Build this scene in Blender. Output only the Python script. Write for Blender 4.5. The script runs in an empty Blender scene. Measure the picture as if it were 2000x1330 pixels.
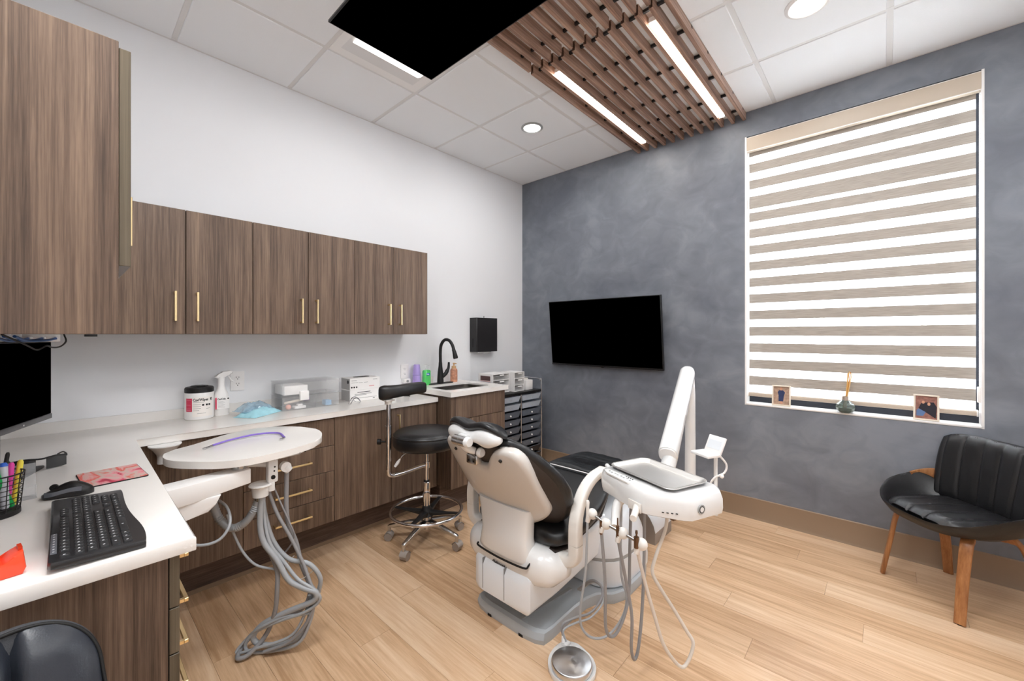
import bpy, bmesh, math, random
from mathutils import Vector as V, Matrix, Euler
random.seed(7)
PI = math.pi
SC = bpy.context.scene
COL = SC.collection

# ---------------------------------------------------------------- camera, sky, lights, exposure
cam_data = bpy.data.cameras.new('camera')
cam = bpy.data.objects.new('camera', cam_data)
COL.objects.link(cam)
cam.location = (2.995, -3.463, 1.372)
cam.rotation_euler = (PI/2, 0, math.atan(726/798))
cam_data.sensor_width = 36
cam_data.lens = 798/2000*36
cam_data.shift_y = -12/2000
cam_data.clip_start = 0.02
SC.camera = cam

world = bpy.data.worlds.new('sky')
SC.world = world
world.use_nodes = True
_n = world.node_tree
_bg = _n.nodes['Background']
_bg.inputs['Color'].default_value = (0.86, 0.93, 1.0, 1)
_bg.inputs['Strength'].default_value = 17.0

def area(name, loc, size, power, color=(0.97, 0.985, 1.0), rot=(0, 0, 0), spread=PI):
    d = bpy.data.lights.new(name, 'AREA')
    d.shape = 'RECTANGLE'
    d.size, d.size_y = size
    d.energy = power
    d.color = color
    d.spread = spread
    o = bpy.data.objects.new(name, d)
    o.location = loc
    o.rotation_euler = rot
    COL.objects.link(o)
    return o
# one troffer and two downlights in view; the other three lamps are added fill
area('troffer_and_fill_lamp', (0.89, -2.12, 3.034), (0.30, 0.44), 3.0)
area('troffer_and_fill_lamp', (2.10, -3.34, 3.03), (0.5, 0.5), 17)  # added out of view to brighten the left side, desk and floor
area('troffer_and_fill_lamp', (3.32, -2.70, 3.03), (1.1, 0.5), 9)  # added fill over the unseen right part of the room
area('troffer_and_fill_lamp', (3.32, -1.50, 3.03), (1.1, 0.5), 9)  # added fill as well, no fixture modelled
area('downlight_lamp', (0.89, -0.91, 3.03), (0.12, 0.12), 4)
area('downlight_lamp', (2.71, -0.92, 3.03), (0.12, 0.12), 4)

vs = SC.view_settings
vs.view_transform = 'Standard'
vs.look = 'None'
vs.gamma = 1
vs.use_curve_mapping = False
vs.exposure = 0.88
SC.cycles.max_bounces = 10
SC.cycles.diffuse_bounces = 6
SC.cycles.caustics_reflective = False
SC.cycles.caustics_refractive = False

# ---------------------------------------------------------------- helpers
def WM(o):
    m = o.matrix_basis.copy()
    p = o.parent
    while p is not None:
        m = p.matrix_basis @ m
        p = p.parent
    return m

class B:
    """collects shapes into one bmesh (world coordinates)"""
    def __init__(s):
        s.bm = bmesh.new()
        s.mi = 0
    def _new(s, faces):
        for f in faces:
            f.material_index = s.mi
    def box(s, a, b, bev=0.0, seg=2, M=None):
        c = [(a[i]+b[i])/2 for i in range(3)]
        d = [max(abs(b[i]-a[i]), 1e-5) for i in range(3)]
        mat = Matrix.Translation(c) @ Matrix.Diagonal((d[0], d[1], d[2], 1))
        if M is not None:
            mat = M @ mat
        r = bmesh.ops.create_cube(s.bm, size=1, matrix=mat)
        vs_ = r['verts']
        fs = {f for v in vs_ for f in v.link_faces}
        s._new(fs)
        if bev > 0:
            es = list({e for v in vs_ for e in v.link_edges})
            bmesh.ops.bevel(s.bm, geom=es, offset=min(bev, min(d)*0.49), segments=seg, profile=0.5, affect='EDGES', clamp_overlap=True)
        return s
    def cyl(s, p0, p1, r0, r1=None, n=20, cap=True):
        if r1 is None: r1 = r0
        return s.stack([(p0, r0), (p1, r1)], n, cap)
    def stack(s, rings, n=24, cap=True):
        ps = [V(p) for p, r in rings]
        ax = (ps[-1]-ps[0])
        ax = ax.normalized() if ax.length > 1e-9 else V((0, 0, 1))
        u = ax.orthogonal().normalized()
        w = ax.cross(u)
        secs = []
        for (p, r) in rings:
            p = V(p)
            secs.append([p+u*(r*math.cos(2*PI*i/n))+w*(r*math.sin(2*PI*i/n)) for i in range(n)])
        return s.loft(secs, cap)
    def lathe(s, prof, o=(0, 0, 0), n=28, cap=True, M=None):
        secs = []
        for r, z in prof:
            r = max(r, 1e-5)
            secs.append([V((o[0]+r*math.cos(2*PI*i/n), o[1]+r*math.sin(2*PI*i/n), o[2]+z)) for i in range(n)])
        if M is not None:
            secs = [[M @ p for p in q] for q in secs]
        return s.loft(secs, cap)
    def loft(s, secs, cap=True, closed=True, loop=False):
        rows = [[s.bm.verts.new(p) for p in q] for q in secs]
        n = len(rows[0])
        fs = []
        m = len(rows)
        for i in range(m if loop else m-1):
            a, b = rows[i], rows[(i+1) % m]
            for j in range(n if closed else n-1):
                k = (j+1) % n
                try: fs.append(s.bm.faces.new((a[j], a[k], b[k], b[j])))
                except ValueError: pass
        if cap and not loop and closed:
            for q in (rows[0][::-1], rows[-1]):
                try: fs.append(s.bm.faces.new(q))
                except ValueError: pass
        s._new(fs)
        return s
    def tube(s, pts, r, n=8, sub=5, closed=False, cap=True, smooth=True):
        P = [V(p) for p in pts]
        if smooth and len(P) > 2: P = spline(P, sub, closed)
        m = len(P)
        T = []
        for i in range(m):
            if closed: t = P[(i+1) % m]-P[i-1]
            else: t = P[min(i+1, m-1)]-P[max(i-1, 0)]
            T.append(t.normalized() if t.length > 1e-9 else V((0, 0, 1)))
        u = T[0].orthogonal().normalized()
        secs = []
        for i in range(m):
            u = (u - T[i]*u.dot(T[i]))
            u = u.normalized() if u.length > 1e-6 else T[i].orthogonal().normalized()
            w = T[i].cross(u)
            rr = r(i/(m-1)) if callable(r) else r
            secs.append([P[i]+u*(rr*math.cos(2*PI*j/n))+w*(rr*math.sin(2*PI*j/n)) for j in range(n)])
        return s.loft(secs, cap, True, closed)
    def prism(s, pts, h0, h1, M=None, ax='z', bev=0.0, seg=2):
        """polygon extruded from h0 to h1; ax says which axis is the extrusion"""
        def mk(p, h):
            v = V((p[0], p[1], h)) if ax == 'z' else (V((p[0], h, p[1])) if ax == 'y' else V((h, p[0], p[1])))
            return M @ v if M is not None else v
        a = [s.bm.verts.new(mk(p, h0)) for p in pts]
        b = [s.bm.verts.new(mk(p, h1)) for p in pts]
        n = len(pts)
        fs = [s.bm.faces.new(a[::-1]), s.bm.faces.new(b)]
        for i in range(n):
            fs.append(s.bm.faces.new((a[i], a[(i+1) % n], b[(i+1) % n], b[i])))
        s._new(fs)
        if bev > 0:
            es = list({e for f in fs[:2] for e in f.edges})
            bmesh.ops.bevel(s.bm, geom=es, offset=bev, segments=seg, profile=0.5, affect='EDGES', clamp_overlap=True)
        return s
    def sphere(s, c, r, n=16, m=10, sc=(1, 1, 1), M=None):
        prof = [(math.sin(PI*i/m), -math.cos(PI*i/m)) for i in range(m+1)]
        secs = []
        for q, z in prof:
            q = max(q, 1e-4)
            secs.append([V((q*math.cos(2*PI*i/n)*r*sc[0], q*math.sin(2*PI*i/n)*r*sc[1], z*r*sc[2])) for i in range(n)])
        X = Matrix.Translation(c) @ (M if M is not None else Matrix.Identity(4))
        return s.loft([[X @ p for p in q] for q in secs], True)
    def surf(s, G, thick=None):
        """open grid of points"""
        return s.loft(G, False, False)

def spline(P, sub=5, closed=False):
    out = []
    m = len(P)
    rng = m if closed else m-1
    for i in range(rng):
        p0 = P[i-1] if (closed or i > 0) else P[0]*2-P[1]
        p1, p2 = P[i], P[(i+1) % m]
        p3 = P[(i+2) % m] if (closed or i+2 < m) else P[-1]*2-P[-2]
        for k in range(sub):
            t = k/sub
            out.append(0.5*((2*p1)+(p2-p0)*t+(2*p0-5*p1+4*p2-p3)*t*t+(3*p1-p0-3*p2+p3)*t*t*t))
    if not closed: out.append(P[-1].copy())
    return out

def sp2(pts, sub=4, closed=True):
    return [(p.x, p.y) for p in spline([V((a, b, 0)) for a, b in pts], sub, closed)]

def rrect(w, h, r, n=4, c=(0, 0)):
    out = []
    for cx, cy, a0 in ((w/2-r, h/2-r, 0), (-w/2+r, h/2-r, 90), (-w/2+r, -h/2+r, 180), (w/2-r, -h/2+r, 270)):
        for i in range(n+1):
            a = math.radians(a0+90*i/n)
            out.append((c[0]+cx+r*math.cos(a), c[1]+cy+r*math.sin(a)))
    return out

def sect(c, eu, ev, w, t, n=24, e=2.6):
    """superellipse ring: half width w along eu, half thickness t along ev"""
    out = []
    for i in range(n):
        a = 2*PI*i/n
        ca, sa = math.cos(a), math.sin(a)
        out.append(V(c)+V(eu)*(w*math.copysign(abs(ca)**(2/e), ca))+V(ev)*(t*math.copysign(abs(sa)**(2/e), sa)))
    return out

def obj(name, b, mats, parent=None, sharp=35, label=None, kind=None, local=False):
    me = bpy.data.meshes.new(name)
    bmesh.ops.recalc_face_normals(b.bm, faces=b.bm.faces[:])
    b.bm.to_mesh(me)
    b.bm.free()
    if not isinstance(mats, (list, tuple)): mats = [mats]
    for m in mats: me.materials.append(m)
    if parent is not None and not local:
        me.transform(WM(parent).inverted())
    me.polygons.foreach_set('use_smooth', [True]*len(me.polygons))
    me.set_sharp_from_angle(angle=math.radians(sharp))
    me.update()
    o = bpy.data.objects.new(name, me)
    COL.objects.link(o)
    if parent is not None: o.parent = parent
    if label: o['label'] = label
    if kind: o['kind'] = kind
    return o

def tag(o, label, cat, group=None):
    # a top-level mesh gets its origin at the middle of its base
    if o.type == 'MESH' and o.parent is None and o.location.length < 1e-9:
        vs_ = o.data.vertices
        if len(vs_):
            c = V(((min(v.co.x for v in vs_)+max(v.co.x for v in vs_))/2, (min(v.co.y for v in vs_)+max(v.co.y for v in vs_))/2, min(v.co.z for v in vs_)))
            o.data.transform(Matrix.Translation(-c))
            o.location = c
    o['label'] = label
    o['category'] = cat
    if group: o['group'] = group
    return o

def thing(name, label, cat, loc=(0, 0, 0), rz=0, group=None):
    o = bpy.data.objects.new(name, None)
    o.empty_display_size = 0.05
    COL.objects.link(o)
    o.location = loc
    o.rotation_euler = (0, 0, rz)
    return tag(o, label, cat, group)

def struct(name, b, mats, sharp=35):
    return obj(name, b, mats, None, sharp, kind='structure')

def dup(root, loc=None, label=None, rot=None):
    def cp(o, par):
        c = o.copy()
        COL.objects.link(c)
        c.parent = par
        for ch in [q for q in list(bpy.data.objects) if q.parent == o]:
            cp(ch, c)
        return c
    r = cp(root, None)
    if loc is not None: r.location = loc
    if rot is not None: r.rotation_euler = rot
    if label: r['label'] = label
    return r

def text_on(name, s, size, M, mat, parent, ext=0.0003, align='LEFT', bold=0.0, xs=1.0):
    """lettering as a thin mesh; M maps text plane (x right, y up, z out) into the world"""
    cu = bpy.data.curves.new(name, 'FONT')
    cu.body = s
    cu.size = size
    cu.extrude = ext
    cu.offset = bold
    cu.align_x = align
    cu.resolution_u = 2
    o = bpy.data.objects.new(name+'_tmp', cu)
    COL.objects.link(o)
    dg = bpy.context.evaluated_depsgraph_get()
    me = bpy.data.meshes.new_from_object(o.evaluated_get(dg))
    bpy.data.objects.remove(o)
    bpy.data.curves.remove(cu)
    me.name = name
    me.transform(Matrix.Diagonal((xs, 1, 1, 1)))
    T = WM(parent).inverted() @ M if parent is not None else M
    me.transform(T)
    me.materials.clear()
    me.materials.append(mat)
    r = bpy.data.objects.new(name, me)
    COL.objects.link(r)
    if parent is not None: r.parent = parent
    return r

def frame(o, ex, ey):
    ex, ey = V(ex).normalized(), V(ey).normalized()
    ez = ex.cross(ey)
    return Matrix(((ex.x, ey.x, ez.x, o[0]), (ex.y, ey.y, ez.y, o[1]), (ex.z, ey.z, ez.z, o[2]), (0, 0, 0, 1)))

# ---------------------------------------------------------------- materials
def lin(c):
    return tuple(((x/255)/12.92 if x/255 <= 0.04045 else (((x/255)+0.055)/1.055)**2.4) for x in c)+(1,)

def mat(name, rgb, rough=0.5, metal=0.0, spec=0.5, coat=0.0, trans=0.0, ior=1.45, bump=0.0, bscale=200, var=0.0, vscale=6, emit=None, estr=0, alpha=1.0, sheen=0):
    m = bpy.data.materials.new(name)
    m.use_nodes = True
    nt = m.node_tree
    p = nt.nodes['Principled BSDF']
    c = lin(rgb)
    p.inputs['Base Color'].default_value = c
    p.inputs['Roughness'].default_value = rough
    p.inputs['Metallic'].default_value = metal
    p.inputs['Specular IOR Level'].default_value = spec
    p.inputs['Coat Weight'].default_value = coat
    p.inputs['Coat Roughness'].default_value = 0.08
    p.inputs['Transmission Weight'].default_value = trans
    p.inputs['IOR'].default_value = ior
    p.inputs['Alpha'].default_value = alpha
    if sheen: p.inputs['Sheen Weight'].default_value = sheen
    if emit:
        p.inputs['Emission Color'].default_value = lin(emit)
        p.inputs['Emission Strength'].default_value = estr
    tc = nt.nodes.new('ShaderNodeTexCoord')
    if var > 0:
        nz = nt.nodes.new('ShaderNodeTexNoise')
        nz.inputs['Scale'].default_value = vscale
        nz.inputs['Detail'].default_value = 4
        nt.links.new(tc.outputs['Object'], nz.inputs['Vector'])
        r = nt.nodes.new('ShaderNodeValToRGB')
        r.color_ramp.elements[0].position = 0.3
        r.color_ramp.elements[1].position = 0.7
        r.color_ramp.elements[0].color = tuple(x*(1-var) for x in c[:3])+(1,)
        r.color_ramp.elements[1].color = tuple(min(1, x*(1+var)) for x in c[:3])+(1,)
        nt.links.new(nz.outputs['Fac'], r.inputs['Fac'])
        nt.links.new(r.outputs['Color'], p.inputs['Base Color'])
    if bump > 0:
        nz2 = nt.nodes.new('ShaderNodeTexNoise')
        nz2.inputs['Scale'].default_value = bscale
        nt.links.new(tc.outputs['Object'], nz2.inputs['Vector'])
        bp = nt.nodes.new('ShaderNodeBump')
        bp.inputs['Strength'].default_value = bump
        bp.inputs['Distance'].default_value = 0.002
        nt.links.new(nz2.outputs['Fac'], bp.inputs['Height'])
        nt.links.new(bp.outputs['Normal'], p.inputs['Normal'])
    return m

def wood(name, dark, mid, light, scale, fine, rough=0.45, rnd=0.0, coordsrc='pos', spec=0.4):
    """streaky laminate; scale = (x,y,z) stretch of the grain"""
    m = bpy.data.materials.new(name)
    m.use_nodes = True
    nt = m.node_tree
    L = nt.links.new
    p = nt.nodes['Principled BSDF']
    p.inputs['Roughness'].default_value = rough
    p.inputs['Specular IOR Level'].default_value = spec
    g = nt.nodes.new('ShaderNodeNewGeometry')
    oi = nt.nodes.new('ShaderNodeObjectInfo')
    ad = nt.nodes.new('ShaderNodeVectorMath'); ad.operation = 'ADD'
    ml = nt.nodes.new('ShaderNodeVectorMath'); ml.operation = 'MULTIPLY'
    ml.inputs[1].default_value = scale
    cm = nt.nodes.new('ShaderNodeCombineXYZ')
    mm = nt.nodes.new('ShaderNodeMath'); mm.operation = 'MULTIPLY'; mm.inputs[1].default_value = 17.0
    L(oi.outputs['Random'], mm.inputs[0])
    for k in range(3): L(mm.outputs[0], cm.inputs[k])
    L(g.outputs['Position'], ml.inputs[0])
    L(ml.outputs[0], ad.inputs[0]); L(cm.outputs[0], ad.inputs[1])
    n1 = nt.nodes.new('ShaderNodeTexNoise'); n1.inputs['Scale'].default_value = 1; n1.inputs['Detail'].default_value = 3; n1.inputs['Roughness'].default_value = 0.6
    n2 = nt.nodes.new('ShaderNodeTexNoise'); n2.inputs['Scale'].default_value = fine; n2.inputs['Detail'].default_value = 4; n2.inputs['Roughness'].default_value = 0.7
    L(ad.outputs[0], n1.inputs['Vector']); L(ad.outputs[0], n2.inputs['Vector'])
    mx = nt.nodes.new('ShaderNodeMath'); mx.operation = 'MULTIPLY_ADD'; mx.inputs[1].default_value = 0.55
    L(n2.outputs['Fac'], mx.inputs[0])
    m3 = nt.nodes.new('ShaderNodeMath'); m3.operation = 'MULTIPLY'; m3.inputs[1].default_value = 0.45
    L(n1.outputs['Fac'], m3.inputs[0]); L(m3.outputs[0], mx.inputs[2])
    a2 = nt.nodes.new('ShaderNodeMath'); a2.operation = 'MULTIPLY_ADD'; a2.inputs[1].default_value = rnd; 
    L(oi.outputs['Random'], a2.inputs[0]); L(mx.outputs[0], a2.inputs[2])
    r = nt.nodes.new('ShaderNodeValToRGB')
    e = r.color_ramp.elements
    e[0].position = 0.36+rnd*0.3; e[0].color = lin(dark)
    e[1].position = 0.66+rnd*0.7; e[1].color = lin(light)
    k = r.color_ramp.elements.new(0.5+rnd*0.5); k.color = lin(mid)
    L(a2.outputs[0], r.inputs['Fac'])
    L(r.outputs['Color'], p.inputs['Base Color'])
    bp = nt.nodes.new('ShaderNodeBump'); bp.inputs['Strength'].default_value = 0.12; bp.inputs['Distance'].default_value = 0.001
    L(n2.outputs['Fac'], bp.inputs['Height']); L(bp.outputs['Normal'], p.inputs['Normal'])
    return m

M = {}
M['white_wall'] = mat('white_paint', (231, 232, 234), 0.75, bump=0.05, bscale=300)
M['tile'] = mat('ceiling_tile', (240, 242, 244), 0.9, bump=0.25, bscale=350)
M['grid'] = mat('grid_metal', (226, 225, 224), 0.6)
M['lam'] = wood('walnut_laminate', (74, 59, 49), (109, 89, 74), (142, 119, 100), (24, 24, 0.5), 7.5, 0.40)
M['lam_h'] = wood('walnut_kick', (66, 52, 46), (92, 74, 64), (116, 96, 84), (2, 2, 40), 3.0, 0.5)
M['edge'] = wood('bronze_edge', (80, 71, 57), (98, 88, 72), (114, 103, 86), (60, 60, 0.6), 3.0, 0.3)
M['slat'] = wood('slat_wood', (122, 94, 78), (158, 126, 108), (188, 156, 136), (50, 1.2, 50), 2.0, 0.35)
M['floor'] = wood('oak_plank', (184, 146, 110), (213, 177, 141), (232, 203, 171), (1.1, 22, 1), 3.2, 0.33, rnd=0.22, spec=0.35)
M['oak'] = wood('oak_bent', (136, 88, 52), (160, 108, 66), (182, 130, 84), (30, 30, 1.0), 3.0, 0.35)
M['dark'] = mat('dark_gap', (14, 12, 11), 0.8)
M['black_metal'] = mat('black_metal', (18, 17, 17), 0.35, spec=0.5)
M['matte_black'] = mat('matte_black', (24, 23, 24), 0.5)
M['screen'] = mat('screen_glass', (0, 0, 0), 0.9, spec=0.0)
M['bezel'] = mat('bezel', (26, 26, 28), 0.35)
M['gold'] = mat('brushed_brass', (240, 216, 166), 0.30, 1.0)
M['chrome'] = mat('chrome', (225, 225, 228), 0.08, 1.0)
M['steel'] = mat('brushed_steel', (200, 200, 200), 0.22, 1.0)
M['sinksteel'] = mat('sink_steel', (120, 116, 110), 0.3, 1.0)
M['quartz'] = mat('white_quartz', (236, 232, 227), 0.22, spec=0.5, var=0.045, vscale=2.5)
M['white'] = mat('white_plastic', (238, 236, 234), 0.35)
M['gloss'] = mat('gloss_white_plastic', (230, 230, 229), 0.22, coat=0.4)
M['beige'] = mat('warm_grey_plastic', (208, 203, 197), 0.3, coat=0.3)
M['cool'] = mat('cool_white_plastic', (226, 230, 234), 0.28, coat=0.3)
M['greyplast'] = mat('grey_plastic', (160, 162, 162), 0.4)
M['leather'] = mat('black_leather', (22, 22, 24), 0.36, spec=0.6, bump=0.10, bscale=420)
M['leather_blue'] = mat('blue_black_leather', (38, 42, 50), 0.38, spec=0.6, bump=0.12, bscale=380)
M['brownblack'] = mat('dark_brown_vinyl', (52, 44, 40), 0.55)
M['base_vinyl'] = mat('taupe_vinyl', (142, 120, 98), 0.42)
M['hose'] = mat('grey_hose', (168, 172, 176), 0.4)
M['hose_dark'] = mat('dark_grey_hose', (146, 146, 148), 0.42)
M['hose_white'] = mat('pale_hose', (214, 206, 196), 0.4)
M['rubber'] = mat('black_rubber', (16, 16, 16), 0.6)
M['brass'] = mat('bronze_metal', (120, 96, 78), 0.3, 1.0)
M['glow'] = mat('lit_diffuser', (255, 255, 255), 0.5, emit=(255, 250, 244), estr=5.0)
M['tube_glow'] = mat('lit_tube', (255, 255, 255), 0.5, emit=(255, 248, 240), estr=18.0)
M['glow_soft'] = mat('troffer_diffuser', (250, 250, 250), 0.5, emit=(255, 253, 250), estr=1.0)
M['clear'] = mat('clear_plastic', (245, 248, 250), 0.05, trans=0.0, alpha=0.18, spec=0.8)
M['frost'] = mat('frosted_plastic', (246, 247, 248), 0.25, alpha=0.15)
M['glass'] = mat('window_glass', (255, 255, 255), 0.0, trans=1.0, ior=1.0, alpha=0.25)
M['print'] = mat('black_print', (20, 20, 20), 0.6)
M['greyprint'] = mat('grey_print', (120, 120, 120), 0.6)
M['pink'] = mat('label_red', (214, 62, 92), 0.5)
M['creamplast'] = mat('cream_plastic', (228, 224, 218), 0.4)

# plaster wall: cloudy grey blue with trowel marks
def plaster():
    m = bpy.data.materials.new('grey_blue_plaster')
    m.use_nodes = True
    nt = m.node_tree; L = nt.links.new
    p = nt.nodes['Principled BSDF']
    p.inputs['Specular IOR Level'].default_value = 0.45
    tc = nt.nodes.new('ShaderNodeTexCoord')
    mp = nt.nodes.new('ShaderNodeMapping'); mp.inputs['Scale'].default_value = (1, 1, 1.2)
    L(tc.outputs['Object'], mp.inputs['Vector'])
    n1 = nt.nodes.new('ShaderNodeTexNoise'); n1.inputs['Scale'].default_value = 1.5; n1.inputs['Detail'].default_value = 6; n1.inputs['Distortion'].default_value = 0.6
    n2 = nt.nodes.new('ShaderNodeTexNoise'); n2.inputs['Scale'].default_value = 6; n2.inputs['Detail'].default_value = 5; n2.inputs['Distortion'].default_value = 1.2
    L(mp.outputs['Vector'], n1.inputs['Vector']); L(mp.outputs['Vector'], n2.inputs['Vector'])
    ad = nt.nodes.new('ShaderNodeMath'); ad.operation = 'MULTIPLY_ADD'; ad.inputs[1].default_value = 0.35
    ml = nt.nodes.new('ShaderNodeMath'); ml.operation = 'MULTIPLY'; ml.inputs[1].default_value = 0.65
    L(n2.outputs['Fac'], ad.inputs[0]); L(n1.outputs['Fac'], ml.inputs[0]); L(ml.outputs[0], ad.inputs[2])
    r = nt.nodes.new('ShaderNodeValToRGB')
    e = r.color_ramp.elements
    e[0].position = 0.36; e[0].color = lin((100, 105, 115))
    e[1].position = 0.64; e[1].color = lin((132, 137, 146))
    k = e.new(0.5); k.color = lin((115, 120, 129))
    L(ad.outputs[0], r.inputs['Fac']); L(r.outputs['Color'], p.inputs['Base Color'])
    mr = nt.nodes.new('ShaderNodeMapRange'); mr.inputs['From Min'].default_value = 0.35; mr.inputs['From Max'].default_value = 0.65
    mr.inputs['To Min'].default_value = 0.38; mr.inputs['To Max'].default_value = 0.58
    L(n2.outputs['Fac'], mr.inputs['Value']); L(mr.outputs[0], p.inputs['Roughness'])
    bp = nt.nodes.new('ShaderNodeBump'); bp.inputs['Strength'].default_value = 0.15; bp.inputs['Distance'].default_value = 0.01
    L(n2.outputs['Fac'], bp.inputs['Height']); L(bp.outputs['Normal'], p.inputs['Normal'])
    return m
M['plaster'] = plaster()

RX, NY, CZ = 4.30, -3.73, 3.048       # right wall, near wall, ceiling height
WX0, WX1, WZ0, WZ1 = 2.222, 3.410, 0.857, 2.855

# ---------------------------------------------------------------- structure
b = B(); b.box((-0.1, NY-0.1, 0), (0, 0.15, CZ+0.1)); struct('wall_left', b, M['white_wall'])
b = B()
b.box((0, 0, 0), (WX0, 0.15, CZ+0.1)); b.box((WX1, 0, 0), (RX+0.1, 0.15, CZ+0.1))
b.box((WX0, 0, 0), (WX1, 0.15, WZ0)); b.box((WX0, 0, WZ1), (WX1, 0.15, CZ+0.1))
struct('wall_back', b, M['plaster'])
b = B(); b.box((RX, NY-0.1, 0), (RX+0.1, 0, CZ+0.1)); struct('wall_right', b, M['white_wall'])
b = B(); b.box((0, NY-0.1, 0), (RX, NY, CZ+0.1)); struct('wall_near', b, M['white_wall'])

# floor: planks running along the window wall
b = B(); b.box((0, NY, -0.05), (RX, 0, -0.006)); floor = struct('floor', b, M['floor'])
PW, PLN = 0.152, 1.22
meshes = {}
row = 0
y = -0.002
while y > NY:
    off = (row*0.4337*PLN) % PLN
    x = -off
    while x < RX:
        x0, x1 = max(x, 0)+0.0006, min(x+PLN, RX)-0.0006
        y0, y1 = max(y-PW, NY)+0.0005, y-0.0005
        if x1-x0 > 0.02 and y1-y0 > 0.01:
            key = (round(x1-x0, 3), round(y1-y0, 3))
            if key not in meshes:
                q = B(); q.box((0, 0, -0.006), (key[0], key[1], 0.0))
                o = obj('plank', q, M['floor'], floor, local=True)
                meshes[key] = o.data
            else:
                o = bpy.data.objects.new('plank', meshes[key]); COL.objects.link(o); o.parent = floor
            o.location = (x0, y0, 0)
        x += PLN
    y -= PW
    row += 1

# ceiling: grid and tegular tiles
b = B(); b.box((0, NY, CZ), (RX, 0, CZ+0.05)); ceil = struct('ceiling', b, M['grid'])
gx = [0.590+0.6075*k for k in range(-1, 8)]
gy = [-0.600-0.6096*k for k in range(-1, 7)]
holes = {}
for i in range(len(gx)-1):
    for j in range(len(gy)-1):
        x0, x1 = max(gx[i], 0)+0.013, min(gx[i+1], RX)-0.013
        y1, y0 = min(gy[j], 0)-0.013, max(gy[j+1], NY)+0.013
        if x1-x0 < 0.05 or y1-y0 < 0.05: continue
        cx, cy = (x0+x1)/2, (y0+y1)/2
        if abs(cx-0.89) < 0.1 and abs(cy+2.12) < 0.1: continue      # troffer
        if abs(cx-2.11) < 0.1 and abs(cy+3.34) < 0.1: continue
        if cx > 2.9 and cx < 4.0 and (abs(cy+1.5) < 0.12 or abs(cy+2.73) < 0.12): continue
        q = B(); q.box((x0, y0, CZ-0.006), (x1, y1, CZ+0.01), 0.003, 1)
        obj('ceiling_tile', q, M['tile'], ceil)
b = B()
for xx in gx[1:-1]:
    if xx < RX: b.box((xx-0.012, NY, CZ-0.001), (xx+0.012, 0, CZ+0.004))
for yy in gy[1:]:
    if yy > NY: b.box((0.001, yy-0.012, CZ-0.0016), (RX-0.001, yy+0.012, CZ+0.0034))
b.box((0, NY, CZ-0.004), (0.018, 0, CZ+0.002)); b.box((0.018, -0.018, CZ-0.0042), (RX, 0, CZ+0.0018))
obj('grid_bars', b, M['grid'], ceil)

# baseboard along the window wall, cove toe at the floor
b = B()
b.prism([(0, 0.0), (-0.014, 0.0), (-0.012, 0.006), (-0.007, 0.016), (-0.006, 0.150), (-0.002, 0.155), (0, 0.155)], 0.0, RX, ax='x')
struct('baseboard_back', b, M['base_vinyl'])
b = B(); b.box((RX-0.008, NY, 0), (RX, -0.014, 0.155)); struct('baseboard_right', b, M['base_vinyl'])

# window: reveal, black frame, mullion, glass, sill
b = B()
b.box((WX0, 0.03, WZ0), (WX0+0.008, 0.15, WZ1)); b.box((WX1-0.008, 0.03, WZ0), (WX1, 0.15, WZ1)); b.box((WX0, 0.03, WZ1-0.008), (WX1, 0.15, WZ1))
win = struct('window_1', b, M['white'])
b = B()
f = 0.05
for a, c in (((WX0+0.008, WZ0+0.07), (WX0+f, WZ1-f)), ((WX1-f, WZ0+0.07), (WX1-0.008, WZ1-f)), ((WX0+0.008, WZ0), (WX1-0.008, WZ0+0.07)), ((WX0+0.008, WZ1-f), (WX1-0.008, WZ1-0.008)), ((2.79, WZ0+0.07), (2.845, WZ1-f))):
    b.box((a[0], 0.100, a[1]), (c[0], 0.149, c[1]))
obj('window_frame', b, mat('dark_window_frame', (34, 38, 48), 0.5), win)
b = B(); b.box((WX0+0.01, 0.122, WZ0+0.01), (WX1-0.01, 0.128, WZ1-0.01)); obj('window_pane', b, M['glass'], win)
b = B(); b.box((WX0, -0.004, WZ0-0.014), (WX1, 0.15, WZ0), 0.003, 1)
b.box((WX0-0.001, -0.004, WZ0-0.014), (WX0+0.010, 0.02, WZ1)); b.box((WX1-0.010, -0.004, WZ0-0.014), (WX1+0.001, 0.02, WZ1))
obj('window_sill', b, M['white'], win)

# zebra roller blind
t = thing('roller_blind', 'beige and white banded roller blind covering the tall window', 'blind', (2.816, 0.06, WZ0+0.02))
b = B(); b.prism([(0.0, 2.765), (0.004, 2.748), (0.05, 2.748), (0.05, 2.845), (0.0, 2.845)], 2.226, 3.404, ax='x')
obj('fascia', b, mat('fascia_beige', (196, 182, 164), 0.4, var=0.03), t)
b = B(); b.box((2.223, -0.001, 2.742), (2.2275, 0.055, 2.847)); b.box((3.4025, -0.001, 2.742), (3.407, 0.055, 2.847))
b.box((2.226, -0.002, 2.744), (3.404, 0.002, 2.748)); b.box((2.226, -0.002, 2.845), (3.404, 0.002, 2.848))
obj('end_cap', b, M['white'], t)

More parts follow.
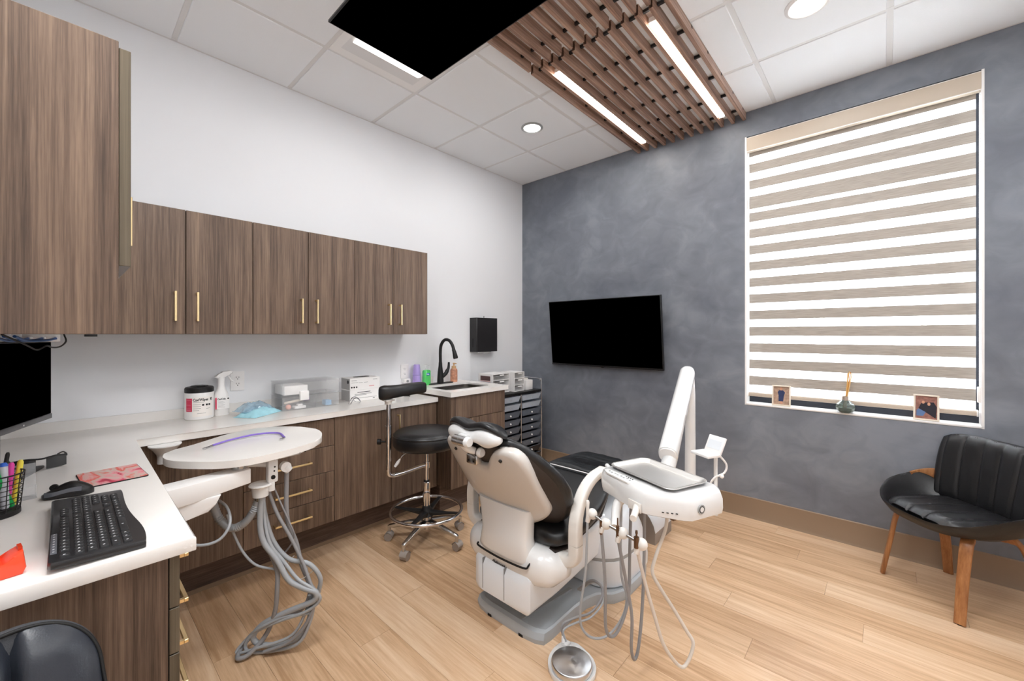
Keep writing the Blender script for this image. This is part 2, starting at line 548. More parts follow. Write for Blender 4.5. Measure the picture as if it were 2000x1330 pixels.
def fabric(name, rgb, tl, tr, wave):
    m = bpy.data.materials.new(name); m.use_nodes = True
    nt = m.node_tree; L = nt.links.new
    for n in list(nt.nodes): nt.nodes.remove(n)
    out = nt.nodes.new('ShaderNodeOutputMaterial')
    df = nt.nodes.new('ShaderNodeBsdfDiffuse'); tb = nt.nodes.new('ShaderNodeBsdfTranslucent'); tp = nt.nodes.new('ShaderNodeBsdfTransparent')
    m1 = nt.nodes.new('ShaderNodeMixShader'); m2 = nt.nodes.new('ShaderNodeMixShader')
    tc = nt.nodes.new('ShaderNodeTexCoord')
    mp = nt.nodes.new('ShaderNodeMapping'); mp.inputs['Scale'].default_value = wave
    nz = nt.nodes.new('ShaderNodeTexNoise'); nz.inputs['Scale'].default_value = 1; nz.inputs['Detail'].default_value = 3
    L(tc.outputs['Object'], mp.inputs['Vector']); L(mp.outputs['Vector'], nz.inputs['Vector'])
    r = nt.nodes.new('ShaderNodeValToRGB')
    c = lin(rgb)
    r.color_ramp.elements[0].position = 0.3; r.color_ramp.elements[1].position = 0.7
    r.color_ramp.elements[0].color = tuple(v*0.80 for v in c[:3])+(1,); r.color_ramp.elements[1].color = tuple(min(1, v*1.12) for v in c[:3])+(1,)
    L(nz.outputs['Fac'], r.inputs['Fac'])
    L(r.outputs['Color'], df.inputs['Color']); L(r.outputs['Color'], tb.inputs['Color'])
    m1.inputs['Fac'].default_value = tl; m2.inputs['Fac'].default_value = tr
    L(df.outputs[0], m1.inputs[1]); L(tb.outputs[0], m1.inputs[2])
    L(m1.outputs[0], m2.inputs[1]); L(tp.outputs[0], m2.inputs[2])
    L(m2.outputs[0], out.inputs['Surface'])
    return m
M['band'] = fabric('woven_band', (176, 169, 160), 0.015, 0.0, (12, 12, 260))
M['sheer'] = fabric('sheer_band', (250, 250, 250), 0.55, 0.30, (200, 200, 30))
z = 0.934
bands = []
for k in range(15):
    b = B(); b.box((2.236, 0.0585, z), (3.386, 0.0592, z+(0.056 if k != 11 else 0.03))); obj('sheer_band', b, M['sheer'], t)
    zt = z+(0.056 if k != 11 else 0.03)
    b = B(); b.box((2.236, 0.058, zt), (3.386, 0.0596, min(z+0.1236, 2.80))); obj('woven_band', b, M['band'], t)
    z += 0.1236
b = B(); b.prism(rrect(0.026, 0.03, 0.008, 3, (0.059, 0.919)), 2.232, 3.392, ax='x'); obj('bottom_bar', b, mat('bar_beige', (190, 176, 160), 0.4), t)
b = B(); b.box((3.388, 0.043, 0.902), (3.395, 0.076, 0.938), 0.002); obj('bar_cap', b, M['white'], t)
b = B(); b.box((2.229, 0.043, 0.902), (2.236, 0.076, 0.938), 0.002); obj('bar_cap', b, M['white'], t)
b = B()
for k in range(120):
    zz = 1.06+k*0.0145
    b.sphere((3.397, 0.03, zz), 0.0035, 6, 4); 
b.cyl((3.397, 0.03, 1.0), (3.397, 0.03, 2.8), 0.0012, n=5)
obj('pull_chain', b, M['white'], t)
b = B(); b.box((3.387, 0.018, 0.985), (3.407, 0.038, 1.075), 0.004); obj('chain_tensioner', b, M['white'], t)

# ---------------------------------------------------------------- cabinets
def handle(x, y, z0, z1=None, parent=None, out=(1, 0), horiz=None, mt=None):
    """bar pull: vertical from z0 to z1, or horizontal of length horiz centred at (x,y,z0)"""
    b = B()
    w = 0.006
    ox, oy = out
    if horiz is None:
        c = (x+ox*0.032, y+oy*0.032)
        b.box((c[0]-w*0.8, c[1]-w*0.8, z0), (c[0]+w*0.8, c[1]+w*0.8, z1), 0.001, 1)
        for zz in (z0+0.006, z1-0.006):
            b.box((min(x, c[0])-w*0.6*abs(oy), min(y, c[1])-w*0.6*abs(ox), zz-w*0.8), (max(x, c[0])+w*0.6*abs(oy), max(y, c[1])+w*0.6*abs(ox), zz+w*0.8))
    else:
        h = horiz/2
        tx, ty = abs(oy), abs(ox)
        c = (x+ox*0.032, y+oy*0.032)
        b.box((c[0]-h*tx-w*0.8*ty, c[1]-h*ty-w*0.8*tx, z0-w*0.8), (c[0]+h*tx+w*0.8*ty, c[1]+h*ty+w*0.8*tx, z0+w*0.8), 0.001, 1)
        for s in (-1, 1):
            px, py = x+s*(h-0.006)*tx, y+s*(h-0.006)*ty
            b.box((min(px, px+ox*0.032)-w*0.8*tx, min(py, py+oy*0.032)-w*0.8*ty, z0-w*0.7), (max(px, px+ox*0.032)+w*0.8*tx, max(py, py+oy*0.032)+w*0.8*ty, z0+w*0.7))
    return obj('handle', b, mt or M['gold'], parent)

def door_x(parent, x, y0, y1, z0, z1, name='door', g=0.0016):
    """front facing +x"""
    b = B(); b.box((x-0.019, y0+g, z0), (x, y1-g, z1), 0.0012, 1)
    return obj(name, b, M['lam'], parent)
def door_y(parent, y, x0, x1, z0, z1, name='door', g=0.0016):
    b = B(); b.box((x0+g, y-0.019, z0), (x1-g, y-0.002, z1))
    d = obj(name, b, M['lam'], parent)
    b = B(); b.box((x0+g, y-0.0195, z0-0.0004), (x1-g+0.0006, y, z1+0.0004), 0.001, 1)
    obj('edge_band', b, M['edge'], d)
    return d

# wall cabinets over the left counter
X = 0.340
names = ['wall cabinet at the sink end of the row', 'middle wall cabinet of the row above the storage bin', 'wall cabinet of the row nearest the big foreground cabinet']
for k, (ya, yb) in enumerate(((-2.13, -1.532), (-2.735, -2.13), (-3.34, -2.735))):
    t = thing('wall_cabinet', 'two-door walnut '+names[k], 'cabinet', (0.16, (ya+yb)/2, 1.372), 0, 'walnut wall cabinets on the white wall')
    b = B(); b.box((0.001, ya+0.0012, 1.3725), (X-0.021, yb-0.0012, 2.011)); obj('body', b, M['lam'], t)
    b = B(); b.box((X-0.0215, ya+0.002, 1.375), (X-0.0195, yb-0.002, 2.008)); obj('door_gap', b, M['dark'], t)
    m_ = (ya+yb)/2
    for (a, c, hy) in ((ya, m_, m_-0.045), (m_, yb, m_+0.045)):
        d = door_x(t, X, a, c, 1.374, 2.011)
        handle(X, hy, 1.44, 1.59, d)
# filler closing the corner behind the foreground cabinet
b = B(); b.box((0.001, NY+0.001, 1.3725), (X-0.02, -3.341, 2.011)); tag(obj('corner_cabinet', b, M['lam']), 'walnut corner filler cabinet hidden behind the large foreground cabinet', 'cabinet')

# foreground wall cabinet on the near wall; its side panel faces the camera
t = thing('wall_cabinet', 'large foreground walnut wall cabinet whose side panel fills the upper left corner', 'cabinet', (1.3, -3.56, 1.372))
b = B(); b.box((0.83, NY+0.001, 1.3725), (1.742, -3.383, 2.010)); obj('body', b, M['lam'], t)
b = B(); b.box((1.742, NY+0.001, 1.3725), (1.760, -3.381, 2.012), 0.001, 1); obj('side_panel', b, M['lam'], t)
d = door_y(t, -3.361, 1.30, 1.757, 1.523, 2.000)
handle(1.345, -3.361, 1.634, 1.778, d, (0, 1))
d = door_y(t, -3.361, 0.84, 1.297, 1.523, 2.000)
handle(1.255, -3.361, 1.634, 1.778, d, (0, 1))

# base cabinets under the left counter
XB = 0.457
def base_body(ya, yb, label, xb=XB, top=0.855, z0=0.207):
    t = thing('base_cabinet', label, 'cabinet', (xb/2, (ya+yb)/2, 0), 0, None)
    b = B(); b.box((0.001, ya+0.001, z0), (xb-0.021, yb-0.001, top)); obj('body', b, M['lam'], t)
    b = B(); b.box((xb-0.0215, ya+0.003, z0+0.004), (xb-0.0195, yb-0.003, top-0.004)); obj('door_gap', b, M['dark'], t)
    return t
t = base_body(-1.922-0.4, -1.532, 'two-door walnut base cabinet behind the black armrest stool')
d = door_x(t, XB, -2.322, -1.922, 0.207, 0.852); handle(XB, -1.955, 0.66, 0.81, d)
d = door_x(t, XB, -1.922, -1.532, 0.207, 0.852); handle(XB, -1.875, 0.66, 0.81, d)
t = base_body(-2.813, -2.322, 'four-drawer walnut base cabinet behind the grey hose bundle')
zs = [0.207, 0.3655, 0.524, 0.6825, 0.852]
for k in range(4):
    d = door_x(t, XB, -2.813, -2.322, zs[k], zs[k+1]-0.003, 'drawer')
    handle(XB, -2.5675, (zs[k]+zs[k+1])/2+0.005, None, d, horiz=0.20)
t = base_body(-3.26, -2.813, 'walnut corner base cabinet with one plain door below the counter bend')
door_x(t, XB, -3.255, -2.813, 0.207, 0.852)
# recessed kick under those cabinets
b = B(); b.box((0.02, -3.30, 0.024), (0.300, -1.532, 0.207)); o = tag(obj('toe_kick', b, M['lam_h']), 'dark walnut toe kick board under the left base cabinets', 'toe kick')
b = B(); b.box((0.02, -3.30, 0.0), (0.301, -1.532, 0.0238)); tag(obj('kick_trim', b, M['base_vinyl']), 'thin taupe vinyl strip along the floor below the left toe kick', 'trim')

# sink cabinet, higher and deeper
XS = 0.603
t = thing('sink_cabinet', 'taller walnut sink cabinet with a false front above two doors', 'cabinet', (0.3, -1.22, 0))
b = B(); b.box((0.001, -1.510, 0.207), (XS-0.021, -0.925, 0.66)); b.box((0.001, -1.510, 0.66), (XS-0.021, -1.494, 0.903)); b.box((0.001, -0.941, 0.66), (XS-0.021, -0.925, 0.903)); b.box((XS-0.04, -1.5, 0.66), (XS-0.021, -0.935, 0.903))
obj('body', b, M['lam'], t)
b = B(); b.box((XS-0.0215, -1.508, 0.21), (XS-0.0195, -0.928, 0.90)); obj('door_gap', b, M['dark'], t)
door_x(t, XS, -1.511, -0.924, 0.722, 0.903, 'false_front')
for a, c, hy in ((-1.511, -1.2175, -1.26), (-1.2175, -0.924, -1.175)):
    d = door_x(t, XS, a, c, 0.207, 0.718); handle(XS, hy, 0.42, 0.57, d)
b = B(); b.box((0.02, -1.505, 0), (0.46, -0.93, 0.207)); obj('toe_kick', b, M['lam_h'], t)

# near base cabinet (side panel seen bottom left), drawers facing the room
t = thing('base_cabinet', 'foreground walnut drawer cabinet whose side panel stands at the lower left', 'cabinet', (1.3, -3.5, 0))
b = B(); b.box((0.65, NY+0.001, 0.10), (1.728, -3.300, 0.855)); obj('body', b, M['lam'], t)
b = B(); b.box((1.728, NY+0.001, 0.0), (1.746, -3.296, 0.855)); obj('side_panel', b, M['lam'], t)
b = B(); b.box((0.65, -3.2985, 0.104), (1.740, -3.2935, 0.850)); obj('door_gap', b, M['dark'], t)
zz = [0.10, 0.28, 0.392, 0.502, 0.612, 0.722, 0.852]
for k in range(6):
    d = door_y(t, -3.274, 1.28, 1.745, zz[k], zz[k+1]-0.004, 'drawer')
    handle(1.51, -3.274, (zz[k]+zz[k+1])/2, None, d, (0, 1), 0.23)
door_y(t, -3.274, 0.70, 1.278, 0.10, 0.852)
b = B(); b.box((0.66, NY+0.01, 0), (1.728, -3.37, 0.10)); obj('toe_kick', b, M['lam_h'], t)

# L-shaped worktop with upstand
CT, CB = 0.891, 0.857
b = B()
b.prism([(0.001, NY+0.001), (1.783, NY+0.001), (1.783, -3.249), (0.476, -3.243), (0.476, -1.533), (0.001, -1.533)], CB, CT, bev=0.004, seg=2)
top = obj('worktop', b, M['quartz']); 
tag(top, 'L-shaped white quartz worktop running along the white wall and the foreground cabinet', 'worktop')
b = B(); b.box((0.001, NY+0.02, CT), (0.014, -1.533, CT+0.054)); b.box((0.001, NY+0.001, CT), (1.76, NY+0.014, CT+0.054))
obj('upstand', b, mat('quartz_upstand', (226, 223, 219), 0.25, var=0.05, vscale=4), top)

# sink worktop with a real hole
ST, SB = 0.940, 0.904
t = thing('worktop', 'short raised white quartz worktop around the steel sink', 'worktop', (0.31, -1.22, SB))
sx0, sx1, sy0, sy1 = 0.205, 0.520, -1.462, -1.010
b = B()
outer = [(0.001, -1.530), (0.627, -1.530), (0.627, -0.906), (0.001, -0.906)]
hole = rrect(sx1-sx0, sy1-sy0, 0.05, 5, ((sx0+sx1)/2, (sy0+sy1)/2))
def ringslab(b, outer, hole, z0, z1):
    # connects each hole vertex to the nearest outer boundary point
    n = len(hole)
    cx, cy = (outer[0][0]+outer[1][0])/2, (outer[1][1]+outer[2][1])/2
    def proj(p):
        dx, dy = p[0]-cx, p[1]-cy
        hx, hy = (outer[1][0]-outer[0][0])/2, (outer[2][1]-outer[1][1])/2
        k = min(hx/abs(dx) if abs(dx) > 1e-6 else 1e9, hy/abs(dy) if abs(dy) > 1e-6 else 1e9)
        return (cx+dx*k, cy+dy*k)
    o2 = [proj(p) for p in hole]
    # snap the closest ones to the true corners
    for c in outer:
        i = min(range(n), key=lambda i: (o2[i][0]-c[0])**2+(o2[i][1]-c[1])**2)
        o2[i] = c
    A = [[b.bm.verts.new((p[0], p[1], z)) for p in q] for q, z in ((hole, z1), (o2, z1), (o2, z0), (hole, z0))]
    for r in range(4):
        P_, Q_ = A[r], A[(r+1) % 4]
        for i in range(n):
            b.bm.faces.new((P_[i], P_[(i+1) % n], Q_[(i+1) % n], Q_[i]))
ringslab(b, outer, hole, SB, ST)
obj('slab', b, M['quartz'], t)
b = B()
def ring(w, h, r, z): return [V((p[0], p[1], z)) for p in rrect(w, h, r, 5, ((sx0+sx1)/2, (sy0+sy1)/2))]
W_, H_ = sx1-sx0, sy1-sy0
b.loft([ring(W_+0.006, H_+0.006, 0.05, SB-0.001), ring(W_+0.004, H_+0.004, 0.05, ST-0.014), ring(W_, H_, 0.05, ST-0.014), ring(W_-0.002, H_-0.002, 0.05, SB-0.02), ring(W_-0.02, H_-0.02, 0.05, 0.775), ring(W_-0.06, H_-0.06, 0.04, 0.765), ring(0.10, 0.10, 0.04, 0.762)], True)
tag(obj('sink_basin', b, M['sinksteel'], sharp=50), 'undermount stainless steel sink basin in the short raised worktop', 'sink')

# ---------------------------------------------------------------- ceiling fittings
t = thing('slat_baffle', 'brown wooden slat baffle running under the ceiling towards the window wall', 'ceiling baffle', (1.8, -1.5, 3.0))
slx = [1.385+0.0758*k for k in range(12)]
meshc = {}
for k, x in enumerate(slx):
    for (ya, yb) in ((-1.508, -0.006), (-3.05, -1.530)):
        key = ya
        if key not in meshc:
            b = B()
            # open-ended hollow extrusion
            o4 = [(-0.0105, 2.985), (0.0105, 2.985), (0.0105, 3.041), (-0.0105, 3.041)]
            i4 = [(-0.0092, 2.9865), (0.0092, 2.9865), (0.0092, 3.0395), (-0.0092, 3.0395)]
            q = lambda P, y: [V((p[0], y, p[1])) for p in P]
            b.loft([q(i4, ya+0.03), q(i4, ya), q(o4, ya), q(o4, yb), q(i4, yb), q(i4, yb-0.03)], True)
            o = obj('slat', b, M['slat'], t, sharp=20, local=False)
            meshc[key] = o.data
        else:
            o = bpy.data.objects.new('slat', meshc[key]); COL.objects.link(o); o.parent = t
        o.location = (x, 0, 0)
# the meshes were built around x=0 in world space
for o in [c for c in bpy.data.objects if c.parent == t]:
    pass
for y in (-0.10, -0.37, -0.64, -0.91, -1.18, -1.45, -1.62, -1.90, -2.18, -2.46, -2.74):
    b = B(); b.box((slx[0]-0.012, y-0.007, 3.024), (slx[-1]+0.012, y+0.007, 3.0385)); obj('cross_bar', b, M['matte_black'], t)
b = B()
for y in (-0.37, -0.64, -0.91, -1.18, -1.45): b.cyl((slx[-1]+0.0105, y, 3.028), (slx[-1]+0.0125, y, 3.028), 0.004, n=8)
obj('screws', b, M['matte_black'], t, kind='stuff')
for (x, nm) in ((1.499, 'lit linear lamp between the slats nearest the sink wall'), (2.105, 'lit linear lamp between the slats nearest the window')):
    t = thing('linear_lamp', nm, 'lamp', (x, -0.79, 2.985), 0, 'linear lamps in the slat baffle')
    b = B(); b.box((x-0.018, -1.405, 2.995), (x+0.018, -0.165, 3.022)); obj('housing', b, M['white'], t)
    b = B(); b.prism([(x-0.018, 2.996), (x-0.016, 2.984), (x+0.016, 2.984), (x+0.018, 2.996)], -1.403, -0.167, ax='y'); obj('diffuser', b, M['tube_glow'], t)

for (x, y, r, nm) in ((0.893, -0.912, 0.088, 'round recessed downlight with grey ring above the sink'), (2.71, -0.93, 0.098, 'round recessed downlight at the top edge above the window side')):
    t = thing('downlight', nm, 'lamp', (x, y, 3.03), 0, 'recessed downlights')
    b = B(); b.lathe([(r*0.74, 0.018), (r*0.76, 0.004), (r*0.84, -0.001), (r, 0.006), (r, 0.012)], (x, y, 3.032), 36, False)
    obj('trim_ring', b, M['greyplast'] if x < 2 else M['white'], t)
    b = B(); b.lathe([(0.001, 0.0), (r*0.78, 0.0), (r*0.78, 0.003)], (x, y, 3.038), 36); obj('lens', b, M['glow'], t)

for (cx, cy, w, nm) in ((0.893, -2.124, 0.59, 'square recessed troffer light half hidden by the ceiling television'), (2.11, -3.345, 0.59, 'square troffer fill light added out of view above the foreground worktop')):  # second fixture is invented to carry the added fill lamp
    t = thing('troffer', nm, 'lamp', (cx, cy, 3.03))
    b = B()
    def rg(w_, h_, z): return [V((cx-w_/2, cy-h_/2, z)), V((cx+w_/2, cy-h_/2, z)), V((cx+w_/2, cy+h_/2, z)), V((cx-w_/2, cy+h_/2, z))]
    b.loft([rg(w, w, 3.046), rg(w, w, 3.042), rg(w-0.04, w-0.04, 3.042), rg(w-0.14, w-0.14, 3.052)], False)
    obj('frame', b, M['white'], t)
    b = B(); b.prism([(cx-0.15, 3.046), (cx-0.12, 3.036), (cx+0.12, 3.036), (cx+0.15, 3.046)], cy-0.22, cy+0.22, ax='y'); obj('diffuser', b, M['glow_soft'], t)
    b = B(); b.box((cx-w/2, cy-w/2, 3.053), (cx+w/2, cy+w/2, 3.056)); obj('back_plate', b, M['white'], t)

# television hanging flat under the ceiling
t = thing('television', 'black television hung flat under the ceiling, screen facing down', 'television', (1.72, -2.43, 2.70))
b = B(); b.box((1.245, -2.704, 2.700), (2.205, -2.165, 2.712), 0.003); b.box((1.35, -2.62, 2.712), (2.10, -2.25, 2.765), 0.01)
obj('casing', b, M['bezel'], t)
b = B(); b.box((1.252, -2.697, 2.6985), (2.198, -2.172, 2.7005)); obj('screen', b, M['screen'], t)
b = B(); b.box((1.62, -2.54, 2.765), (1.82, -2.34, 2.775)); b.cyl((1.72, -2.44, 2.775), (1.72, -2.44, 3.04), 0.02); b.cyl((1.72, -2.44, 3.03), (1.72, -2.44, 3.042), 0.07)
obj('mount', b, M['matte_black'], t)

# television on the plaster wall, tipped forward
t = thing('television', 'black wide television on the grey plaster wall, tipped slightly forward', 'television', (1.037, -0.06, 1.06))
T = frame((1.0375, -0.050, 1.062), (1, 0, 0), (0, -0.064, 0.642))    # x right, y up the screen, z towards the room
b = B(); b.box((-0.5825, 0, -0.028), (0.5825, 0.645, 0), 0.003, M=T); obj('casing', b, M['bezel'], t)
b = B(); b.box((-0.576, 0.018, -0.001), (0.576, 0.639, 0.001), M=T); obj('screen', b, M['screen'], t)
b = B(); b.box((-0.582, 0.002, 0.0), (0.582, 0.016, 0.0015), M=T); obj('lower_bezel', b, M['bezel'], t)
b = B(); b.box((-0.012, -0.006, -0.012), (0.012, 0.002, -0.002), M=T); obj('sensor', b, M['bezel'], t)
b = B(); b.box((-0.12, 0.2, -0.036), (0.12, 0.45, -0.028), M=T); b.box((0.96, -0.022, 1.30), (1.12, -0.001, 1.50)); obj('bracket', b, M['matte_black'], t)

# ---------------------------------------------------------------- wall fittings
t = thing('towel_dispenser', 'black paper towel dispenser on the white wall near the corner', 'dispenser', (0.05, -0.642, 1.20))
b = B(); b.prism([(0.0, -0.785), (0.093, -0.785), (0.101, -0.777), (0.101, -0.505), (0.093, -0.497), (0.0, -0.497)], 1.201, 1.534, bev=0.002); obj('cabinet_shell', b, mat('dispenser_black', (34, 33, 35), 0.42), t)
b = B(); b.box((0.042, -0.7862, 1.245), (0.05, -0.784, 1.330)); obj('level_window', b, M['dark'], t)
b = B(); b.cyl((0.05, -0.642, 1.53), (0.05, -0.642, 1.546), 0.004, n=8); b.sphere((0.05, -0.642, 1.548), 0.007, 10, 6); obj('lock_knob', b, M['greyplast'], t)
b = B(); b.tube([(0.05, -0.72, 1.203), (0.075, -0.70, 1.192), (0.085, -0.64, 1.188), (0.075, -0.58, 1.192), (0.05, -0.56, 1.203)], 0.006, 6); obj('paper_lip', b, M['clear'], t)
b = B(); b.box((0.03, -0.70, 1.188), (0.07, -0.57, 1.2005), 0.003); obj('paper_towel', b, M['white'], t)

def outlet(yc, zc, label, loc_extra=None):
    t = thing('outlet', label, 'outlet', (0.003, yc, zc), 0, 'wall outlets above the worktops')
    b = B(); b.box((0.0, yc-0.038, zc-0.06), (0.006, yc+0.038, zc+0.06), 0.002); obj('plate', b, M['white'], t)
    for s in (-1, 1):
        zq = zc+s*0.0195
        b = B(); b.prism([(yc+p[0], zq+p[1]) for p in rrect(0.034, 0.029, 0.012, 4)], 0.006, 0.0075, ax='x'); r = obj('receptacle', b, M['white'], t)
        b = B()
        b.box((0.007, yc-0.0085, zq-0.001), (0.0079, yc-0.006, zq+0.008)); b.box((0.007, yc+0.006, zq-0.001), (0.0079, yc+0.0085, zq+0.007)); b.cyl((0.007, yc, zq-0.0075), (0.0079, yc, zq-0.0075), 0.003, n=8)
        obj('slots', b, M['dark'], r, kind='stuff')
    return t
outlet(-2.728, 1.081, 'white double outlet between the spray bottle and the clear bin')
outlet(-1.521, 1.060, 'white double outlet beside the purple cups')
t = thing('plug_adapter', 'small white plug adapter below the outlet beside the purple cups', 'adapter', (0.02, -1.515, 0.985))
b = B(); b.box((0.0, -1.548, 0.962), (0.04, -1.485, 0.999), 0.006); obj('casing', b, M['white'], t)
b = B(); b.cyl((0.04, -1.517, 0.980), (0.048, -1.517, 0.980), 0.010, n=14); obj('button', b, M['greyplast'], t)

# ---------------------------------------------------------------- things on the left worktop
def wrap(o, cx, cy, R, a0):
    """bend flat geometry (x = arc length, y = height, z = out) round a vertical cylinder"""
    for v in o.data.vertices:
        a = a0+v.co.x/R
        r = R+v.co.z
        v.co = V((cx+r*math.cos(a), cy+r*math.sin(a), v.co.y))
    if o.parent: o.data.transform(WM(o.parent).inverted())

def wrap_patch(name, x0, x1, y0, y1, cx, cy, R, a0, m, parent, n=10):
    b = B()
    rows = []
    for yy in (y0, y1):
        rows.append([V((cx+(R+0.0006)*math.cos(a0+(x0+(x1-x0)*i/n)/R), cy+(R+0.0006)*math.sin(a0+(x0+(x1-x0)*i/n)/R), yy)) for i in range(n+1)])
    b.surf(rows)
    return obj(name, b, m, parent)

I4 = Matrix.Identity(4)
def wtext(name, s, size, x, y, cx, cy, R, a0, m, parent, bold=0.0, xs=1.0):
    o = text_on(name, s, size, I4, m, None, 0.0002, bold=bold, xs=xs)
    for v in o.data.vertices: v.co.x += x; v.co.y += y; v.co.z += 0.0008
    o.parent = parent
    wrap(o, cx, cy, R, a0)
    return o

cx, cy, R = 0.085, -2.935, 0.068
t = thing('wipes_canister', 'white wipes canister with black lid and pink label', 'canister', (cx, cy, CT))
b = B(); b.lathe([(R-0.004, 0), (R, 0.004), (R, 0.148), (R-0.003, 0.153), (R-0.006, 0.155)], (cx, cy, CT), 40); obj('tub', b, M['white'], t)
b = B(); b.lathe([(R-0.002, 0.150), (R+0.0005, 0.152), (R+0.0005, 0.174), (R-0.004, 0.180), (R-0.012, 0.182), (0.045, 0.182), (0.040, 0.187), (0.001, 0.188)], (cx, cy, CT), 40); lid = obj('lid', b, M['matte_black'], t)
b = B(); b.box((cx-0.01, cy-0.02, CT+0.186), (cx+0.045, cy+0.02, CT+0.191), 0.003); obj('flip_cap', b, M['black_metal'], lid)
a0 = math.atan2(-3.463-cy, 2.995-cx)
wrap_patch('label_band', -0.070, -0.034, CT+0.048, CT+0.122, cx, cy, R, a0, M['pink'], t)
wrap_patch('label_panel', -0.032, 0.070, CT+0.018, CT+0.128, cx, cy, R, a0, mat('label_paper', (244, 238, 232), 0.5), t)
wtext('lettering', 'CaviWipes', 0.021, -0.030, CT+0.106, cx, cy, R, a0, M['print'], t, 0.0006, 0.78)
wrap_patch('label_square', 0.055, 0.066, CT+0.106, CT+0.121, cx, cy, R+0.0004, a0, M['print'], t, 4)
wtext('lettering', '2', 0.013, 0.058, CT+0.109, cx, cy, R+0.0006, a0, M['white'], t)
for i, (xx, yy, w) in enumerate(((-0.029, 0.098, 0.052), (-0.029, 0.086, 0.036), (-0.029, 0.075, 0.036), (-0.029, 0.064, 0.036), (-0.029, 0.053, 0.028), (-0.010, 0.036, 0.040), (0.032, 0.060, 0.020))):
    wrap_patch('print_line', xx, xx+w, CT+yy, CT+yy+0.0016, cx, cy, R+0.0004, a0, M['greyprint'], t, 6)
for xx in (0.012, 0.030, 0.044):
    wrap_patch('print_icon', xx, xx+0.010, CT+0.078, CT+0.088, cx, cy, R+0.0004, a0, M['print'], t, 3)
for yy in (0.056, 0.064, 0.085, 0.112):
    wrap_patch('print_line', -0.066, -0.04, CT+yy, CT+yy+0.0014, cx, cy, R+0.0004, a0, mat('pale_pink', (240, 170, 186), 0.5), t, 4)

# spray bottle
cx, cy = 0.060, -2.826
t = thing('spray_bottle', 'white trigger spray bottle standing behind the wipes canister', 'bottle', (cx, cy, CT))
b = B()
def rs(w, h, z): return [V((cx+p[0], cy+p[1], CT+z)) for p in rrect(w, h, min(w, h)*0.42, 5)]
b.loft([rs(0.066, 0.074, 0), rs(0.070, 0.078, 0.004), rs(0.070, 0.078, 0.105), rs(0.064, 0.070, 0.125), rs(0.044, 0.046, 0.155), rs(0.036, 0.036, 0.175), rs(0.035, 0.035, 0.205), rs(0.036, 0.036, 0.222)])
obj('body', b, M['white'], t, 50)
b = B()
hd = [(-0.034, 0.226), (-0.030, 0.232), (-0.012, 0.240), (0.004, 0.258), (0.045, 0.262), (0.058, 0.256), (0.056, 0.247), (0.036, 0.240), (0.020, 0.222), (-0.016, 0.218)]
b.prism([(cy+p[0], CT+p[1]) for p in hd], cx-0.013, cx+0.013, ax='x', bev=0.004)
b.cyl((cx, cy, CT+0.21), (cx, cy, CT+0.228), 0.019)
obj('spray_head', b, M['white'], t)
b = B(); b.tube([(cx, cy+0.030, CT+0.244), (cx, cy+0.040, CT+0.225), (cx, cy+0.050, CT+0.205), (cx, cy+0.064, CT+0.192)], 0.0045, 8); obj('trigger', b, M['white'], t)
lx = cx+0.0355
b = B(); b.box((lx-0.0002, cy-0.036, CT+0.040), (lx+0.0004, cy-0.028, CT+0.108)); obj('label_band', b, M['pink'], t)
b = B(); b.box((lx-0.0002, cy-0.028, CT+0.040), (lx+0.0003, cy+0.034, CT+0.108)); obj('label_panel', b, M['white'], t)
text_on('lettering', 'CaviCide', 0.0135, frame((lx+0.0004, cy-0.025, CT+0.094), (0, 1, 0), (0, 0, 1)), M['print'], t, bold=0.0005, xs=0.8)
b = B(); b.cyl((lx, cy+0.028, CT+0.099), (lx+0.0008, cy+0.028, CT+0.099), 0.0045, n=12); obj('label_dot', b, M['print'], t)
for i in range(6):
    b = B(); b.box((lx, cy-0.022, CT+0.084-i*0.007), (lx+0.0007, cy+(0.012 if i % 2 else 0.004), CT+0.085-i*0.007)); obj('print_line', b, M['greyprint'], t)

# sterilisation pouches
t = thing('pouch', 'crumpled light blue sterilisation pouch with dark instruments inside', 'pouch', (0.21, -2.65, CT), math.radians(132))
def lump(name, cx, cy, w, h, z0, th, m, par, amp=0.010, seed=0, rot=0):
    rnd = random.Random(seed)
    b = B(); n = 12
    G1, G2 = [], []
    R_ = Matrix.Rotation(rot, 4, 'Z')
    for i in range(n+1):
        r1, r2 = [], []
        for j in range(n+1):
            u, v = i/n*2-1, j/n*2-1
            e = (1-abs(u)**4)*(1-abs(v)**4)
            p = R_ @ V((u*w/2, v*h/2, 0))
            nz = (math.sin(u*5+seed)+math.cos(v*7+u*3+seed)+rnd.uniform(-.5, .5))*amp*0.4*e
            r1.append(V((cx+p.x+rnd.uniform(-.002, .002), cy+p.y+rnd.uniform(-.002, .002), z0+th*e*0.9+0.002+abs(nz))))
            r2.append(V((cx+p.x, cy+p.y, z0)))
        G1.append(r1); G2.append(r2)
    b.surf(G1); b.surf(G2)
    # close the rim
    def edge(A): return A[0]+[r[-1] for r in A[1:]]+A[-1][::-1][1:]+[r[0] for r in A[::-1][1:-1]]
    e1, e2 = edge(G1), edge(G2)
    b.loft([e1, e2], False)
    bmesh.ops.remove_doubles(b.bm, verts=b.bm.verts[:], dist=1e-5)
    return obj(name, b, m, par, 60)
lump('paper_backing', 0.210, -2.668, 0.23, 0.14, CT+0.0005, 0.032, mat('pouch_blue', (164, 214, 226), 0.35, var=0.08, vscale=30), t, 0.016, 1, math.radians(126))
lump('film', 0.175, -2.685, 0.19, 0.11, CT+0.026, 0.036, mat('pouch_film', (168, 200, 220), 0.1, alpha=0.55, var=0.2, vscale=40), t, 0.02, 3, math.radians(112))
b = B()
